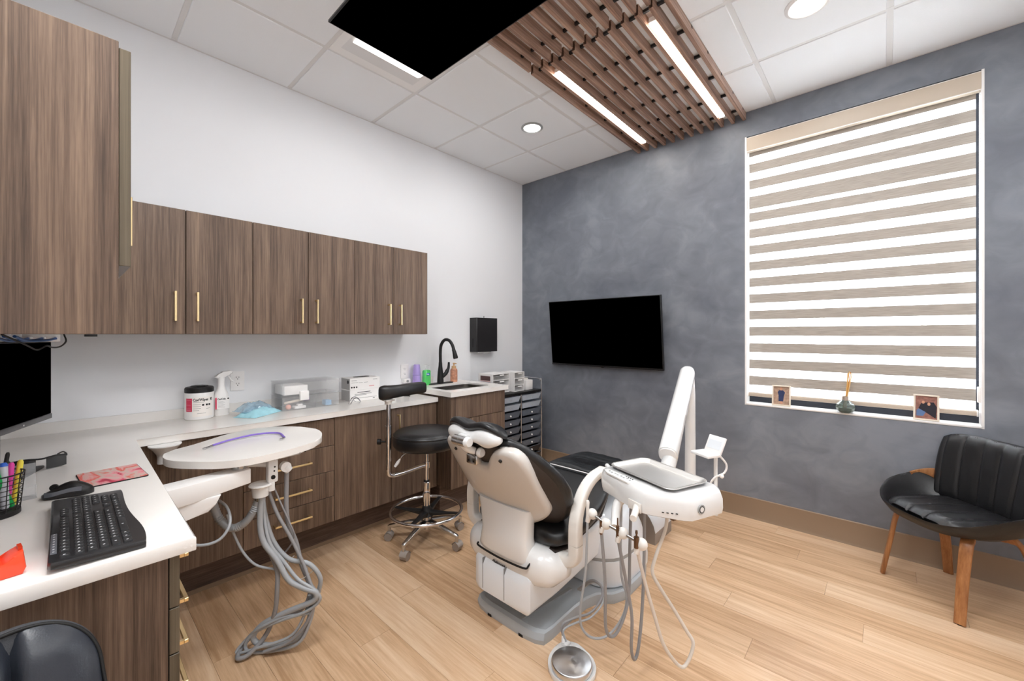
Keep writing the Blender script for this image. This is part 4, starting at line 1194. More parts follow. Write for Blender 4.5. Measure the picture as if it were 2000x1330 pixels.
for y, w, dz in ((-1.475, 0.232, 0.6), (-1.40, 0.229, 0.2), (-1.25, 0.223, 0.1), (-1.15, 0.205, 0.0)):
    secs.append(sect((XC, y, 0.563), (1, 0, 0), (0, 0, 1), w, 0.0505, 32, 3.0))
b.loft(secs, False)
# gathered foot cover with crosswise folds
for v in b.bm.verts:
    pass
b.bm.free()
b = B(); rows = []
for i in range(26):
    y = -1.485+0.335*i/25
    row_ = []
    w = 0.232-0.03*(i/25)**2
    for j in range(25):
        u = -1+2*j/24
        z = 0.606-0.045*abs(u)**5 + 0.0035*math.sin(i*1.9+math.sin(j*0.5)*1.4) + 0.006*math.sin(i*0.33+1)*(1-u*u)
        row_.append(V((XC+w*u, y, z-(0.012 if i in (0, 25) else 0))))
    rows.append(row_)
b.surf(rows); obj('foot_cover', b, mat('foot_vinyl', (40, 42, 44), 0.32, spec=0.6), dc, 70)
b = B(); b.tube([(XC-0.236, -1.492, 0.562), (XC-0.225, -1.50, 0.592), (XC-0.15, -1.51, 0.602), (XC, -1.515, 0.605), (XC+0.15, -1.51, 0.602), (XC+0.225, -1.50, 0.592), (XC+0.24, -1.492, 0.562)], 0.0035, 6); obj('piping', b, M['white'], dc)
# arms
for s, nm in ((1, 'right'), (-1, 'left')):
    b = B()
    path = spline([V(p) for p in ((XC+s*0.20, -1.955, 0.375), (XC+s*0.285, -1.958, 0.372), (XC+s*0.325, -1.962, 0.40), (XC+s*0.33, -1.965, 0.46))], 5)
    secs = []
    for i, p in enumerate(path):
        tt = (path[min(i+1, len(path)-1)]-path[max(i-1, 0)]).normalized()
        u = V((0, 1, 0)); w_ = tt.cross(u).normalized()
        secs.append(sect(p, u, w_, 0.027, 0.027, 20, 4))
    b.loft(secs); obj('arm_bracket', b, M['creamplast'], dc, 50)
    b = B()
    path = spline([V(p) for p in ((XC+s*0.33, -1.965, 0.462), (XC+s*0.33, -1.965, 0.54), (XC+s*0.328, -1.945, 0.60), (XC+s*0.325, -1.895, 0.665), (XC+s*0.325, -1.82, 0.708), (XC+s*0.325, -1.72, 0.722))], 6)
    secs = []
    for i, p in enumerate(path):
        tt = (path[min(i+1, len(path)-1)]-path[max(i-1, 0)]).normalized()
        u = V((1, 0, 0)); w_ = tt.cross(u).normalized()
        k = i/(len(path)-1)
        secs.append(sect(p, u, w_, 0.027-0.003*k, 0.026-0.009*k, 20, 4.5))
    b.loft(secs); obj('armrest', b, M['creamplast'], dc, 50)

# foot control
t = thing('foot_control', 'round steel foot control disc in a white base on the floor', 'foot control', (2.05, -2.06, 0))
b = B(); o_ = [(2.05+p[0], -2.06+p[1]) for p in sp2([(0.098*math.cos(a), 0.098*math.sin(a)) for a in [math.radians(k) for k in (-150, -120, -90, -60, -30, 0, 30, 60)]]+[(-0.045, 0.115), (-0.105, 0.075), (-0.104, 0.0)], 3)]
b.prism(o_, 0.0, 0.020, bev=0.005); obj('base', b, M['gloss'], t)
b = B(); b.lathe([(0.080, 0.02), (0.082, 0.024), (0.082, 0.042), (0.078, 0.046), (0.004, 0.054), (0.0005, 0.054)], (2.057, -2.072, 0), 48); tm = mat('turned_steel', (215, 216, 218), 0.28, 1.0)
_p = tm.node_tree.nodes['Principled BSDF']; _p.inputs['Anisotropic'].default_value = 0.85
_tg = tm.node_tree.nodes.new('ShaderNodeTangent'); _tg.direction_type = 'RADIAL'; _tg.axis = 'Z'
tm.node_tree.links.new(_tg.outputs['Tangent'], _p.inputs['Tangent'])
DS = obj('disc', b, tm, t, 50)
DS.data.transform(Matrix.Translation((-(2.057-2.05), 0.012, 0))); DS.location = (2.057-2.05, -0.012, 0)
b = B(); b.box((1.958, -2.005, 0.018), (1.985, -1.972, 0.032), 0.003); b.cyl((1.965, -2.0, 0.03), (1.955, -1.985, 0.05), 0.008, n=10); obj('hose_clip', b, M['gloss'], t)
b = B(); 
b.tube([(1.958, -1.985, 0.03), (1.951, -1.985, 0.095), (1.984, -1.93, 0.115), (2.021, -1.882, 0.125), (2.042, -1.829, 0.155), (2.041, -1.796, 0.192), (2.016, -1.785, 0.212), (1.967, -1.780, 0.205), (1.885, -1.76, 0.12)], 0.0055, 8)
obj('hose', b, M['hose_dark'], t, 60)
b = B(); b.tube([(1.968, -1.985, 0.03), (1.964, -1.995, 0.085), (1.995, -1.94, 0.103), (2.03, -1.89, 0.113), (2.052, -1.835, 0.145), (2.05, -1.796, 0.180), (2.02, -1.775, 0.200), (1.967, -1.770, 0.193), (1.89, -1.75, 0.11)], 0.0045, 8); obj('hose', b, M['hose'], t, 60)

# ---------------------------------------------------------------- delivery unit
du = thing('delivery_unit', 'white dental delivery unit on a raised arm with hanging instrument hoses', 'dental unit', (2.28, -1.8, 0.12))
ang = math.radians(-21)
UC = V((2.29, -1.79, 0))
UX, UY = V((math.cos(ang), math.sin(ang), 0)), V((-math.sin(ang), math.cos(ang), 0))
def U(a, c, z): return UC+UX*a+UY*c+V((0, 0, z))
TU = frame((UC.x, UC.y, 0), UX, UY)
b = B()
lo = [(-0.195, -0.10), (-0.19, -0.135), (-0.15, -0.160), (0.02, -0.175), (0.075, -0.180), (0.115, -0.165), (0.215, -0.085), (0.232, -0.06), (0.235, 0.10), (0.20, 0.135), (-0.17, 0.135), (-0.195, 0.11)]
def us(P, k, z, sh=(0, 0)): return [U(a*k+sh[0], c*k+sh[1], z) for a, c in P]
b.loft([us(lo, 0.93, 0.688), us(lo, 0.985, 0.694), us(lo, 1.0, 0.715), us(lo, 0.995, 0.750), us(lo, 0.965, 0.772), us(lo, 0.90, 0.783)])
obj('body', b, M['gloss'], du, 40)
b = B(); 
b.prism([(-0.155, -0.148), (-0.12, -0.162), (0.01, -0.168), (0.03, -0.15), (0.02, -0.125), (-0.15, -0.125)], 0.776, 0.7835, M=TU, bev=0.001); obj('control_panel', b, mat('panel_white', (240, 240, 238), 0.3), du)
b = B()
for k in range(8):
    a = -0.125+0.018*k
    b.cyl(U(a, -0.142-0.004*(k % 2), 0.783), U(a, -0.142-0.004*(k % 2), 0.7848), 0.005, n=10)
obj('buttons', b, M['greyplast'], du, kind='stuff')
b = B()
for k in range(4): b.cyl(U(0.0-0.012*k, -0.130, 0.783), U(0.0-0.012*k, -0.130, 0.785), 0.003, n=8)
obj('key_symbols', b, M['print'], du, kind='stuff')
# gauge and print on the slanting right face
fa, fb = V(U(0.115, -0.165, 0.73)), V(U(0.215, -0.085, 0.73))
fx = (fb-fa).normalized(); fn = fx.cross(V((0, 0, 1)))
b = B(); p = V(U(0.2337, -0.02, 0.732)); b.cyl(p, p+UX*0.0035, 0.017, n=24); obj('gauge', b, M['greyplast'], du)
b = B(); b.cyl(p+UX*0.003, p+UX*0.0042, 0.0125, n=24); obj('gauge_ring', b, M['print'], du)
b = B(); b.cyl(p+UX*0.004, p+UX*0.0048, 0.0095, n=24); obj('gauge_face', b, M['white'], du)
b = B()
for k in range(4): 
    q = fa+fx*(0.055+0.016*k)+fn*0.0015
    b.box((-0.004, 0, -0.0007), (0.004, 0.003, 0.0007), M=frame((q.x, q.y, 0.712+0.001*k), fx, (0, 0, 1)))
obj('print_marks', b, M['print'], du, kind='stuff')
# side grips
b = B(); b.tube([U(-0.19, -0.06, 0.735), U(-0.225, -0.045, 0.738), U(-0.29, -0.02, 0.742)], 0.011, 12, smooth=False); obj('left_grip', b, M['gloss'], du)
b = B(); b.box((-0.012, -0.02, -0.02), (0.012, 0.02, 0.02), 0.004, M=frame(U(-0.195, -0.06, 0.725), UX, UY)); obj('grip_block', b, M['gloss'], du)
b = B(); b.box((-0.033, -0.004, -0.018), (0.033, 0.002, 0.018), 0.002, M=frame(U(0.065, -0.180, 0.712), UX, UY)); obj('grip_recess', b, M['creamplast'], du)
b = B(); b.tube([U(0.065, -0.17, 0.712), U(0.095, -0.205, 0.706), U(0.125, -0.245, 0.700)], 0.0125, 14, smooth=False); obj('right_grip', b, M['creamplast'], du)
# hanger stem and handpiece holders
bar = [V((2.11, -2.000, 0.635)), V((2.185, -2.022, 0.625)), V((2.265, -2.038, 0.620)), V((2.350, -2.058, 0.615))]
b = B(); b.tube([U(-0.05, -0.13, 0.70), U(-0.058, -0.16, 0.665), V((2.215, -2.005, 0.615))], lambda q: 0.022-0.006*q, 12); obj('hanger_stem', b, M['gloss'], du, 60)
b = B(); b.tube(bar, 0.0055, 10); obj('hanger_bar', b, M['steel'], du, 60)
for k, p in enumerate(bar):
    b = B(); b.sphere(p, 0.021, 18, 12, (1.0, 0.9, 1.05)); b.cyl(p+V((-0.012, -0.008, -0.01)), p+V((-0.016, -0.012, -0.034)), 0.012, 0.009, n=12)
    h = obj('holder', b, M['creamplast'], du, 60)
    q = p+V((-0.014, -0.014, 0))
    b = B()
    if k == 0: b.stack([(q+V((0, 0, 0.055)), 0.006), (q+V((0, 0, 0.048)), 0.0085), (q+V((0, 0, 0.03)), 0.007), (q+V((0, 0, -0.02)), 0.006)], 14); m_ = M['creamplast']
    elif k == 1: b.stack([(q+V((0, 0, 0.012)), 0.006), (q+V((0, 0, -0.04)), 0.006)], 12); m_ = M['brass']
    elif k == 2:
        b.stack([(q+V((0, 0, 0.058)), 0.0025), (q+V((0, 0, 0.03)), 0.003), (q+V((0, 0, 0.029)), 0.0055), (q+V((0, 0, -0.02)), 0.006)], 12); m_ = M['brass']
        for z_ in range(4): b.stack([(q+V((0, 0, 0.028-z_*0.007)), 0.0068), (q+V((0, 0, 0.025-z_*0.007)), 0.0068)], 12)
    else:
        b.stack([(q+V((0, 0, 0.050)), 0.004), (q+V((0, 0, 0.040)), 0.005), (q+V((0, 0, 0.0395)), 0.0035), (q+V((0, 0, 0.028)), 0.0035), (q+V((0, 0, 0.027)), 0.0095), (q+V((0, 0, -0.012)), 0.0095)], 14); m_ = M['brass']
    obj('coupling', b, m_, h, 40)
hoses = [
 ([(2.096, -2.014, 0.61), (2.088, -2.015, 0.404), (2.065, -2.018, 0.242), (2.062, -2.005, 0.149), (2.09, -1.963, 0.095), (2.133, -1.907, 0.099), (2.171, -1.856, 0.168), (2.178, -1.833, 0.248), (2.154, -1.838, 0.357), (2.15, -1.825, 0.69)], 0.0052, 'hose'),
 ([(2.171, -2.034, 0.60), (2.179, -2.018, 0.387), (2.17, -1.997, 0.196), (2.181, -1.959, 0.145), (2.198, -1.917, 0.185), (2.21, -1.879, 0.283), (2.204, -1.857, 0.452), (2.198, -1.83, 0.69)], 0.0064, 'hose_dark'),
 ([(2.251, -2.050, 0.60), (2.263, -2.006, 0.419), (2.271, -1.975, 0.276), (2.261, -1.959, 0.14), (2.261, -1.933, 0.079), (2.265, -1.905, 0.111), (2.268, -1.877, 0.253), (2.266, -1.854, 0.462), (2.256, -1.83, 0.69)], 0.0064, 'hose_dark'),
 ([(2.336, -2.070, 0.60), (2.348, -2.027, 0.462), (2.371, -1.995, 0.332), (2.39, -1.967, 0.228), (2.417, -1.932, 0.158), (2.439, -1.901, 0.126), (2.455, -1.876, 0.155), (2.462, -1.859, 0.205), (2.442, -1.867, 0.243), (2.402, -1.893, 0.322), (2.36, -1.92, 0.399), (2.335, -1.933, 0.455), (2.342, -1.916, 0.514), (2.366, -1.883, 0.614), (2.369, -1.869, 0.69)], 0.0065, 'hose_white'),
]
for pts, r, m_ in hoses:
    b = B(); b.tube(pts, r, 10, 6); obj('hose', b, M[m_], du, 70)
# rear hoses and the arm to the post
b = B(); b.box((-0.012, -0.012, 0.678), (0.012, 0.012, 0.690), M=frame(U(-0.15, 0.0, 0), UX, UY)); obj('foot_stub', b, M['brass'], du)
b = B(); b.box((-0.008, -0.008, 0.676), (0.008, 0.008, 0.690), M=frame(U(0.16, -0.08, 0), UX, UY)); obj('foot_stub', b, M['brass'], du)
b = B(); b.stack([((2.20, -1.60, 0.60), 0.045), ((2.205, -1.605, 0.64), 0.05), ((2.21, -1.61, 0.69), 0.05)], 24); obj('swivel', b, M['gloss'], du)
pt, pb = V((2.075, -0.80, 1.125)), V((2.225, -1.50, 0.79))
ax_ = (pb-pt).normalized()
b = B(); secs = []
u_ = ax_.cross(V((0, 0, 1))).normalized(); w_ = ax_.cross(u_).normalized()
for k, r in ((-0.035, 0.020), (-0.025, 0.037), (0, 0.044), (0.02, 0.045), (0.5, 0.045), (0.995, 0.045), (1.0, 0.043)):
    p = pt+ax_*(k if k < 0 else (k if k == 0.02 else (pb-pt).length*k))
    secs.append(sect(p, u_, w_, r, r*1.05, 28, 2.5))
b.loft(secs); obj('spring_arm', b, M['gloss'], du, 45)
b = B(); b.loft([sect(pb+ax_*0.0, u_, w_, 0.040, 0.042, 28, 2.5), sect(pb+ax_*0.006, u_, w_, 0.038, 0.040, 28, 2.5)]); obj('arm_cap', b, M['white'], du, 45)
b = B(); b.tube([pb-ax_*0.04+V((0.01, 0, -0.02)), pb+V((0.0, -0.02, -0.07)), V((2.21, -1.58, 0.66))], 0.035, 14); obj('arm_knuckle', b, M['gloss'], du, 60)
b = B(); b.stack([((2.087, -0.785, 0.40), 0.033), ((2.087, -0.785, 0.99), 0.030), ((2.083, -0.79, 1.10), 0.030)], 24); obj('post', b, M['gloss'], du)
b = B(); b.tube([(2.087, -0.785, 0.43), (2.05, -0.86, 0.375), (1.93, -1.02, 0.33), (1.78, -1.20, 0.33)], 0.036, 16); obj('floor_arm', b, M['gloss'], du, 60)
# small cup holder with its pole on the right
gp_ = V((2.448, -1.53, 0))
b = B(); b.cyl(gp_+V((0, 0, 0.66)), gp_+V((0, 0, 0.845)), 0.008, n=14); b.cyl(gp_+V((0, 0, 0.668)), V(U(0.22, 0.08, 0.690)), 0.008, n=10); obj('gauge_pole', b, M['gloss'], du)
b = B(); b.tube([gp_+V((0.012, 0.01, 0.84)), gp_+V((0.035, 0.03, 0.80)), gp_+V((0.03, 0.02, 0.765)), gp_+V((0.0, -0.01, 0.745)), gp_+V((-0.018, -0.012, 0.71)), gp_+V((-0.012, -0.01, 0.67))], 0.0045, 8); obj('coiled_tube', b, M['white'], du, 60)
b = B(); b.sphere(gp_+V((0.024, 0.004, 0.752)), 0.009, 12, 8); b.cyl(gp_+V((0, 0, 0.752)), gp_+V((0.02, 0.004, 0.752)), 0.004, n=8); obj('clamp_knob', b, M['white'], du)
TG = frame((2.425, -1.560, 0.848), (math.cos(math.radians(-28)), math.sin(math.radians(-28)), 0), (math.sin(math.radians(28)), math.cos(math.radians(28)), 0))
b = B(); b.box((-0.055, -0.045, -0.006), (0.045, 0.03, 0.006), 0.003, M=TG); obj('viewer_shelf', b, M['white'], du)
b = B(); b.box((-0.045, -0.005, 0), (0.045, 0.005, 0.075), 0.003, M=TG @ Matrix.Translation((0, 0.026, 0.004)) @ Matrix.Rotation(-0.45, 4, 'X')); v_ = obj('viewer_panel', b, M['white'], du)
b = B(); b.box((-0.034, -0.0065, 0.016), (0.034, -0.0048, 0.055), M=TG @ Matrix.Translation((0, 0.026, 0.004)) @ Matrix.Rotation(-0.45, 4, 'X')); obj('viewer_window', b, M['cool'], v_)
b = B(); b.cyl(TG @ V((-0.036, 0.000, 0.068)), TG @ V((-0.036, -0.006, 0.069)), 0.004, n=8); obj('viewer_knob', b, M['dark'], v_) if False else b.bm.free()

# steel tray on top
t = thing('instrument_tray', 'shiny empty steel instrument tray lying on the delivery unit', 'tray', U(0, 0, 0.7835))
b = B()
W_, H_ = 0.345, 0.215
def tr(w, h, r, z, c=(0.005, -0.005)): return [U(p[0]+c[0], p[1]+c[1], z) for p in rrect(w, h, r, 6)]
b.loft([tr(W_-0.05, H_-0.05, 0.02, 0.7842), tr(W_-0.03, H_-0.03, 0.03, 0.785), tr(W_-0.008, H_-0.008, 0.035, 0.7985), tr(W_+0.006, H_+0.006, 0.04, 0.7995), tr(W_+0.008, H_+0.008, 0.041, 0.7975), tr(W_+0.006, H_+0.006, 0.04, 0.7965)], False)
b.loft([tr(W_-0.012, H_-0.012, 0.034, 0.7985), tr(W_-0.034, H_-0.034, 0.03, 0.7865), tr(W_-0.054, H_-0.054, 0.02, 0.7860)], False)
fl = [b.bm.verts.new(p) for p in tr(W_-0.05, H_-0.05, 0.02, 0.7859)]
b.bm.faces.new(fl)
obj('pan', b, mat('tray_steel', (240, 238, 234), 0.42, 1.0), t, 40)

# junction box at the foot of the plaster wall
t = thing('floor_box', 'white topped taupe utility box on the floor beyond the dental chair', 'utility box', (1.76, -0.74, 0))
prof = [(1.60, 0.0), (1.897, 0.0), (1.897, 0.075), (1.885, 0.12), (1.86, 0.165), (1.825, 0.20), (1.78, 0.215), (1.60, 0.215)]
b = B(); b.prism(prof, -0.876, -0.60, ax='y', bev=0.001); obj('box_body', b, mat('box_taupe', (146, 136, 128), 0.45), t, 20)
b = B(); o1 = [(p[0]+0.002, p[1]+0.002) for p in prof[2:]]; q = lambda y: [V((p[0], y, p[1])) for p in o1]
b.loft([q(-0.8755), q(-0.598)], False, False); 
obj('cover', b, M['cool'], t, 20)

# ---------------------------------------------------------------- assistant stool
sx, sy = 0.744, -1.834
t = thing('stool', 'black round assistant stool with chrome foot ring and padded armrest', 'stool', (sx, sy, 0))
b = B(); b.lathe([(0.001, 0.628), (0.18, 0.628), (0.205, 0.634), (0.218, 0.655), (0.220, 0.69), (0.214, 0.716), (0.200, 0.732), (0.15, 0.742), (0.001, 0.745)], (sx, sy, 0), 56); obj('seat', b, M['leather'], t, 60)
b = B(); b.lathe([(0.212, 0.717), (0.2185, 0.7155), (0.2175, 0.710), (0.214, 0.709)], (sx, sy, 0), 56, False); obj('seat_piping', b, M['leather'], t, 60)
b = B(); b.lathe([(0.001, 0.602), (0.06, 0.602), (0.13, 0.612), (0.165, 0.622), (0.17, 0.629), (0.001, 0.629)], (sx, sy, 0), 40); obj('seat_plate', b, M['creamplast'], t, 50)
b = B(); b.cyl((sx, sy, 0.35), (sx, sy, 0.60), 0.0145, n=20); obj('gas_column', b, M['chrome'], t)
b = B(); b.stack([((sx, sy, 0.13), 0.022), ((sx, sy, 0.26), 0.022), ((sx, sy, 0.265), 0.024), ((sx, sy, 0.39), 0.024), ((sx, sy, 0.395), 0.020)], 24); obj('column_sleeve', b, M['chrome'], t)
b = B(); b.stack([((sx, sy, 0.391), 0.0205), ((sx, sy, 0.405), 0.019)], 20); b.stack([((sx, sy, 0.172), 0.05), ((sx, sy, 0.20), 0.034), ((sx, sy, 0.235), 0.025)], 16); obj('collar', b, M['matte_black'], t)
# foot ring with black spider
b = B(); b.tube([(sx+0.232*math.cos(2*PI*k/40), sy+0.232*math.sin(2*PI*k/40), 0.205) for k in range(40)], 0.011, 10, 1, closed=True, smooth=False); obj('foot_ring', b, M['chrome'], t, 70)
for k in range(4):
    a = math.radians(30+90*k)
    b = B(); b.loft([sect((sx+0.03*math.cos(a), sy+0.03*math.sin(a), 0.19), (-math.sin(a), math.cos(a), 0), (0, 0, 1), 0.026, 0.016, 12, 4), sect((sx+0.14*math.cos(a), sy+0.14*math.sin(a), 0.196), (-math.sin(a), math.cos(a), 0), (0, 0, 1), 0.016, 0.007, 12, 4), sect((sx+0.226*math.cos(a), sy+0.226*math.sin(a), 0.203), (-math.sin(a), math.cos(a), 0), (0, 0, 1), 0.012, 0.006, 12, 4)]); obj('ring_spoke', b, M['matte_black'], t, 40)
b = B(); b.cyl((sx, sy, 0.085), (sx, sy, 0.165), 0.03, n=20); obj('hub', b, M['steel'], t)
casts = [(0.844, -2.086), (0.519, -2.015), (1.011, -1.777), (0.80, -1.558), (0.49, -1.69)]
for (cx_, cy_) in casts:
    d = V((cx_-sx, cy_-sy, 0)); L_ = 0.262; d.normalize(); n_ = V((-d.y, d.x, 0))
    b = B(); c0 = V((sx, sy, 0))
    b.loft([sect(c0+d*0.02+V((0, 0, 0.125)), n_, (0, 0, 1), 0.024, 0.022, 12, 4), sect(c0+d*0.12+V((0, 0, 0.117)), n_, (0, 0, 1), 0.018, 0.016, 12, 4), sect(c0+d*(L_-0.012)+V((0, 0, 0.092)), n_, (0, 0, 1), 0.013, 0.011, 12, 4), sect(c0+d*L_+V((0, 0, 0.087)), n_, (0, 0, 1), 0.010, 0.008, 12, 4)])
    lg = obj('leg', b, M['steel'], t, 40)
    w0 = c0+d*(L_-0.01)+n_*0.008
    b = B(); b.cyl(w0-n_*0.022+V((0, 0, 0.0265)), w0+n_*0.022+V((0, 0, 0.0265)), 0.026, n=22); obj('caster_wheel', b, mat('caster_grey', (152, 142, 134), 0.45), lg, 40)
    b = B(); b.cyl(c0+d*(L_-0.01)+V((0, 0, 0.050)), c0+d*(L_-0.01)+V((0, 0, 0.092)), 0.011, n=12); obj('caster_stem', b, M['steel'], lg)
    b = B(); 
    secs = []
    for k in range(9):
        a = math.radians(10+20*k)
        p = w0+d*(0.029*math.cos(a))+V((0, 0, 0.0275+0.029*math.sin(a)))
        secs.append([p-n_*0.025, p+n_*0.025])
    b.surf(secs); obj('caster_hood', b, mat('caster_hood', (164, 154, 146), 0.4), lg, 60)
# swinging arm pad
px_, py_ = 0.700, -2.092
b = B(); b.tube([(sx, sy-0.015, 0.505), (0.735, -1.90, 0.500), (0.715, -2.01, 0.484), (0.703, -2.065, 0.483), (px_, py_, 0.51), (px_, py_, 0.60), (px_, py_, 0.70)], 0.0145, 14, 6); obj('arm_tube', b, M['chrome'], t, 60)
b = B(); b.cyl((px_, py_, 0.58), (px_, py_, 0.80), 0.0185, n=18); obj('arm_sleeve', b, M['chrome'], t)
b = B(); b.cyl((px_, py_, 0.78), (px_, py_, 0.955), 0.0145, n=16); obj('arm_rod', b, M['chrome'], t)
b = B(); b.cyl((sx, sy, 0.485), (sx, sy, 0.525), 0.021, n=18); obj('arm_clamp', b, M['chrome'], t)
b = B(); b.cyl((px_-0.012, py_-0.01, 0.70), (px_-0.038, py_-0.036, 0.70), 0.006, n=10); b.cyl((px_-0.034, py_-0.032, 0.70), (px_-0.048, py_-0.046, 0.70), 0.018, n=16); obj('arm_knob', b, M['matte_black'], t)
b = B(); b.stack([((px_, py_, 0.935), 0.020), ((px_, py_, 0.962), 0.024)], 18); b.box((px_-0.03, py_-0.03, 0.955), (px_+0.03, py_+0.03, 0.966), 0.004); obj('pad_socket', b, M['creamplast'], t)
b = B(); path = spline([V(p) for p in ((0.672, -2.130, 1.008), (0.702, -2.108, 1.010), (0.722, -2.05, 1.014), (0.716, -1.96, 1.016), (0.702, -1.88, 1.017), (0.695, -1.815, 1.015))], 6)
secs = []
for i, p in enumerate(path):
    k = i/(len(path)-1)
    tt = (path[min(i+1, len(path)-1)]-path[max(i-1, 0)]).normalized()
    w_ = V((-tt.y, tt.x, 0))
    e = 1.0
    if k < 0.12: e = (1-(1-k/0.12)**2)**0.5*0.85+0.15
    if k > 0.93: e = (1-((k-0.93)/0.07)**2)**0.5*0.6+0.4 if k < 1 else 0.4
    secs.append(sect(p, w_, (0, 0, 1), (0.046-0.010*k)*e, (0.047-0.010*min(1, k*2.2))*e, 20, 3.6))
b.loft(secs); obj('arm_pad', b, M['leather'], t, 60)
b = B(); b.tube([(sx-0.03, sy-0.12, 0.612), (sx-0.04, sy-0.16, 0.59), (sx-0.045, sy-0.175, 0.565)], 0.003, 6); obj('lever_rod', b, M['steel'], t)
b = B(); b.stack([((sx-0.045, sy-0.172, 0.572), 0.005), ((sx-0.052, sy-0.185, 0.55), 0.011), ((sx-0.062, sy-0.20, 0.525), 0.008)], 12); obj('lever_paddle', b, M['white'], t)

# ---------------------------------------------------------------- assistant table on its arm
t = thing('assistant_table', 'white rounded assistant table on a swinging arm with grey hoses below', 'dental table', (0.9, -2.95, 0.05))
tbl = [(0.842, -3.190), (0.790, -3.165), (0.738, -3.073), (0.602, -2.89), (0.588, -2.769), (0.648, -2.675), (0.76, -2.598), (0.857, -2.586), (0.958, -2.608), (1.055, -2.665), (1.113, -2.76), (1.146, -2.89), (1.148, -2.981), (1.12, -3.051), (1.062, -3.111), (0.975, -3.176), (0.905, -3.196)]
b = B(); b.prism(sp2(tbl, 3), 0.857, 0.885, bev=0.007, seg=3); obj('table_top', b, M['quartz'], t, 40)
b = B(); b.prism([(1.00, -2.66), (1.085, -2.76), (1.105, -2.90), (1.085, -2.92), (0.96, -2.75)], 0.842, 0.857, bev=0.002); obj('under_bracket', b, M['gloss'], t)
b = B()
for p in ((1.075, -2.735), (1.082, -2.76), (1.10, -2.85), (1.104, -2.87)): b.cyl((p[0], p[1], 0.850), (p[0]+0.012, p[1], 0.850), 0.0025, n=6)
obj('bracket_holes', b, M['dark'], t, kind='stuff')
b = B(); b.cyl((1.075, -2.985, 0.832), (1.075, -2.985, 0.858), 0.026, n=24); obj('spacer', b, M['steel'], t)
# main arm: tapered channel from below the near counter to the spacer
b = B()
A_, B_ = V((1.12, -3.33, 0.795)), V((1.112, -2.985, 0.800))
def asec(p, w, h): 
    return [V((p.x+q[0], p.y, p.z+q[1])) for q in rrect(w, h, 0.004, 2)]
b.loft([asec(V((1.13, -3.36, 0.790)), 0.10, 0.075), asec(V((1.105, -3.15, 0.795)), 0.09, 0.07), asec(V((1.075, -2.955, 0.803)), 0.075, 0.058)])
obj('main_arm', b, M['white'], t)
b = B(); prf = [(-3.34, 0.700), (-3.175, 0.700), (-3.10, 0.712), (-3.075, 0.735), (-3.06, 0.765), (-3.34, 0.765)]
b.prism(prf, 1.085, 1.143, ax='x', bev=0.004); obj('arm_cover', b, M['white'], t)
b = B()
for k in range(4): b.tube([(1.115+0.01*k, -3.19, 0.716-0.004*k), (1.13+0.01*k, -3.26, 0.71-0.008*k), (1.14+0.012*k, -3.36, 0.70-0.012*k)], 0.010, 8)
obj('cable_bundle', b, M['rubber'], t, kind='stuff')
# second arm and instrument head
b = B(); b.loft([sect((1.02, -2.955, 0.835), (0.3, 0.95, 0), (0, 0, 1), 0.020, 0.014, 12, 4), sect((1.055, -2.865, 0.822), (0.3, 0.95, 0), (0, 0, 1), 0.016, 0.016, 12, 4)]); obj('second_arm', b, M['creamplast'], t)
b = B(); b.tube([(0.99, -2.99, 0.835), (1.03, -2.91, 0.826), (1.06, -2.86, 0.818)], 0.015, 10, smooth=False); obj('second_arm_tube', b, M['gloss'], t)
b = B(); b.box((1.052, -2.885, 0.745), (1.090, -2.845, 0.842), 0.008); h = obj('instrument_head', b, M['gloss'], t)
b = B(); b.cyl((1.0895, -2.866, 0.770), (1.0925, -2.867, 0.770), 0.009, n=14); b.cyl((1.0895, -2.862, 0.795), (1.092, -2.862, 0.795), 0.0035, n=8); b.cyl((1.0895, -2.860, 0.812), (1.092, -2.860, 0.812), 0.0035, n=8); obj('head_knobs', b, M['matte_black'], h, kind='stuff')
b = B(); b.cyl((1.065, -2.815, 0.800), (1.090, -2.815, 0.800), 0.021, n=20); b.cyl((1.075, -2.815, 0.80), (1.075, -2.80, 0.78), 0.018, n=16); obj('hose_socket', b, M['gloss'], t)
b = B(); b.stack([((1.062, -2.905, 0.695), 0.030), ((1.062, -2.905, 0.735), 0.034), ((1.062, -2.905, 0.740), 0.044), ((1.062, -2.905, 0.7435), 0.044), ((1.062, -2.905, 0.7475), 0.040)], 30); obj('solids_cup', b, M['gloss'], t, 40)
b = B(); b.box((1.070, -2.882, 0.71), (1.090, -2.858, 0.752), 0.005); obj('cup_bracket', b, M['gloss'], t)
b = B(); b.stack([((1.048, -2.908, 0.672), 0.016), ((1.048, -2.908, 0.697), 0.018)], 16); obj('cup_drain', b, M['steel'], t)
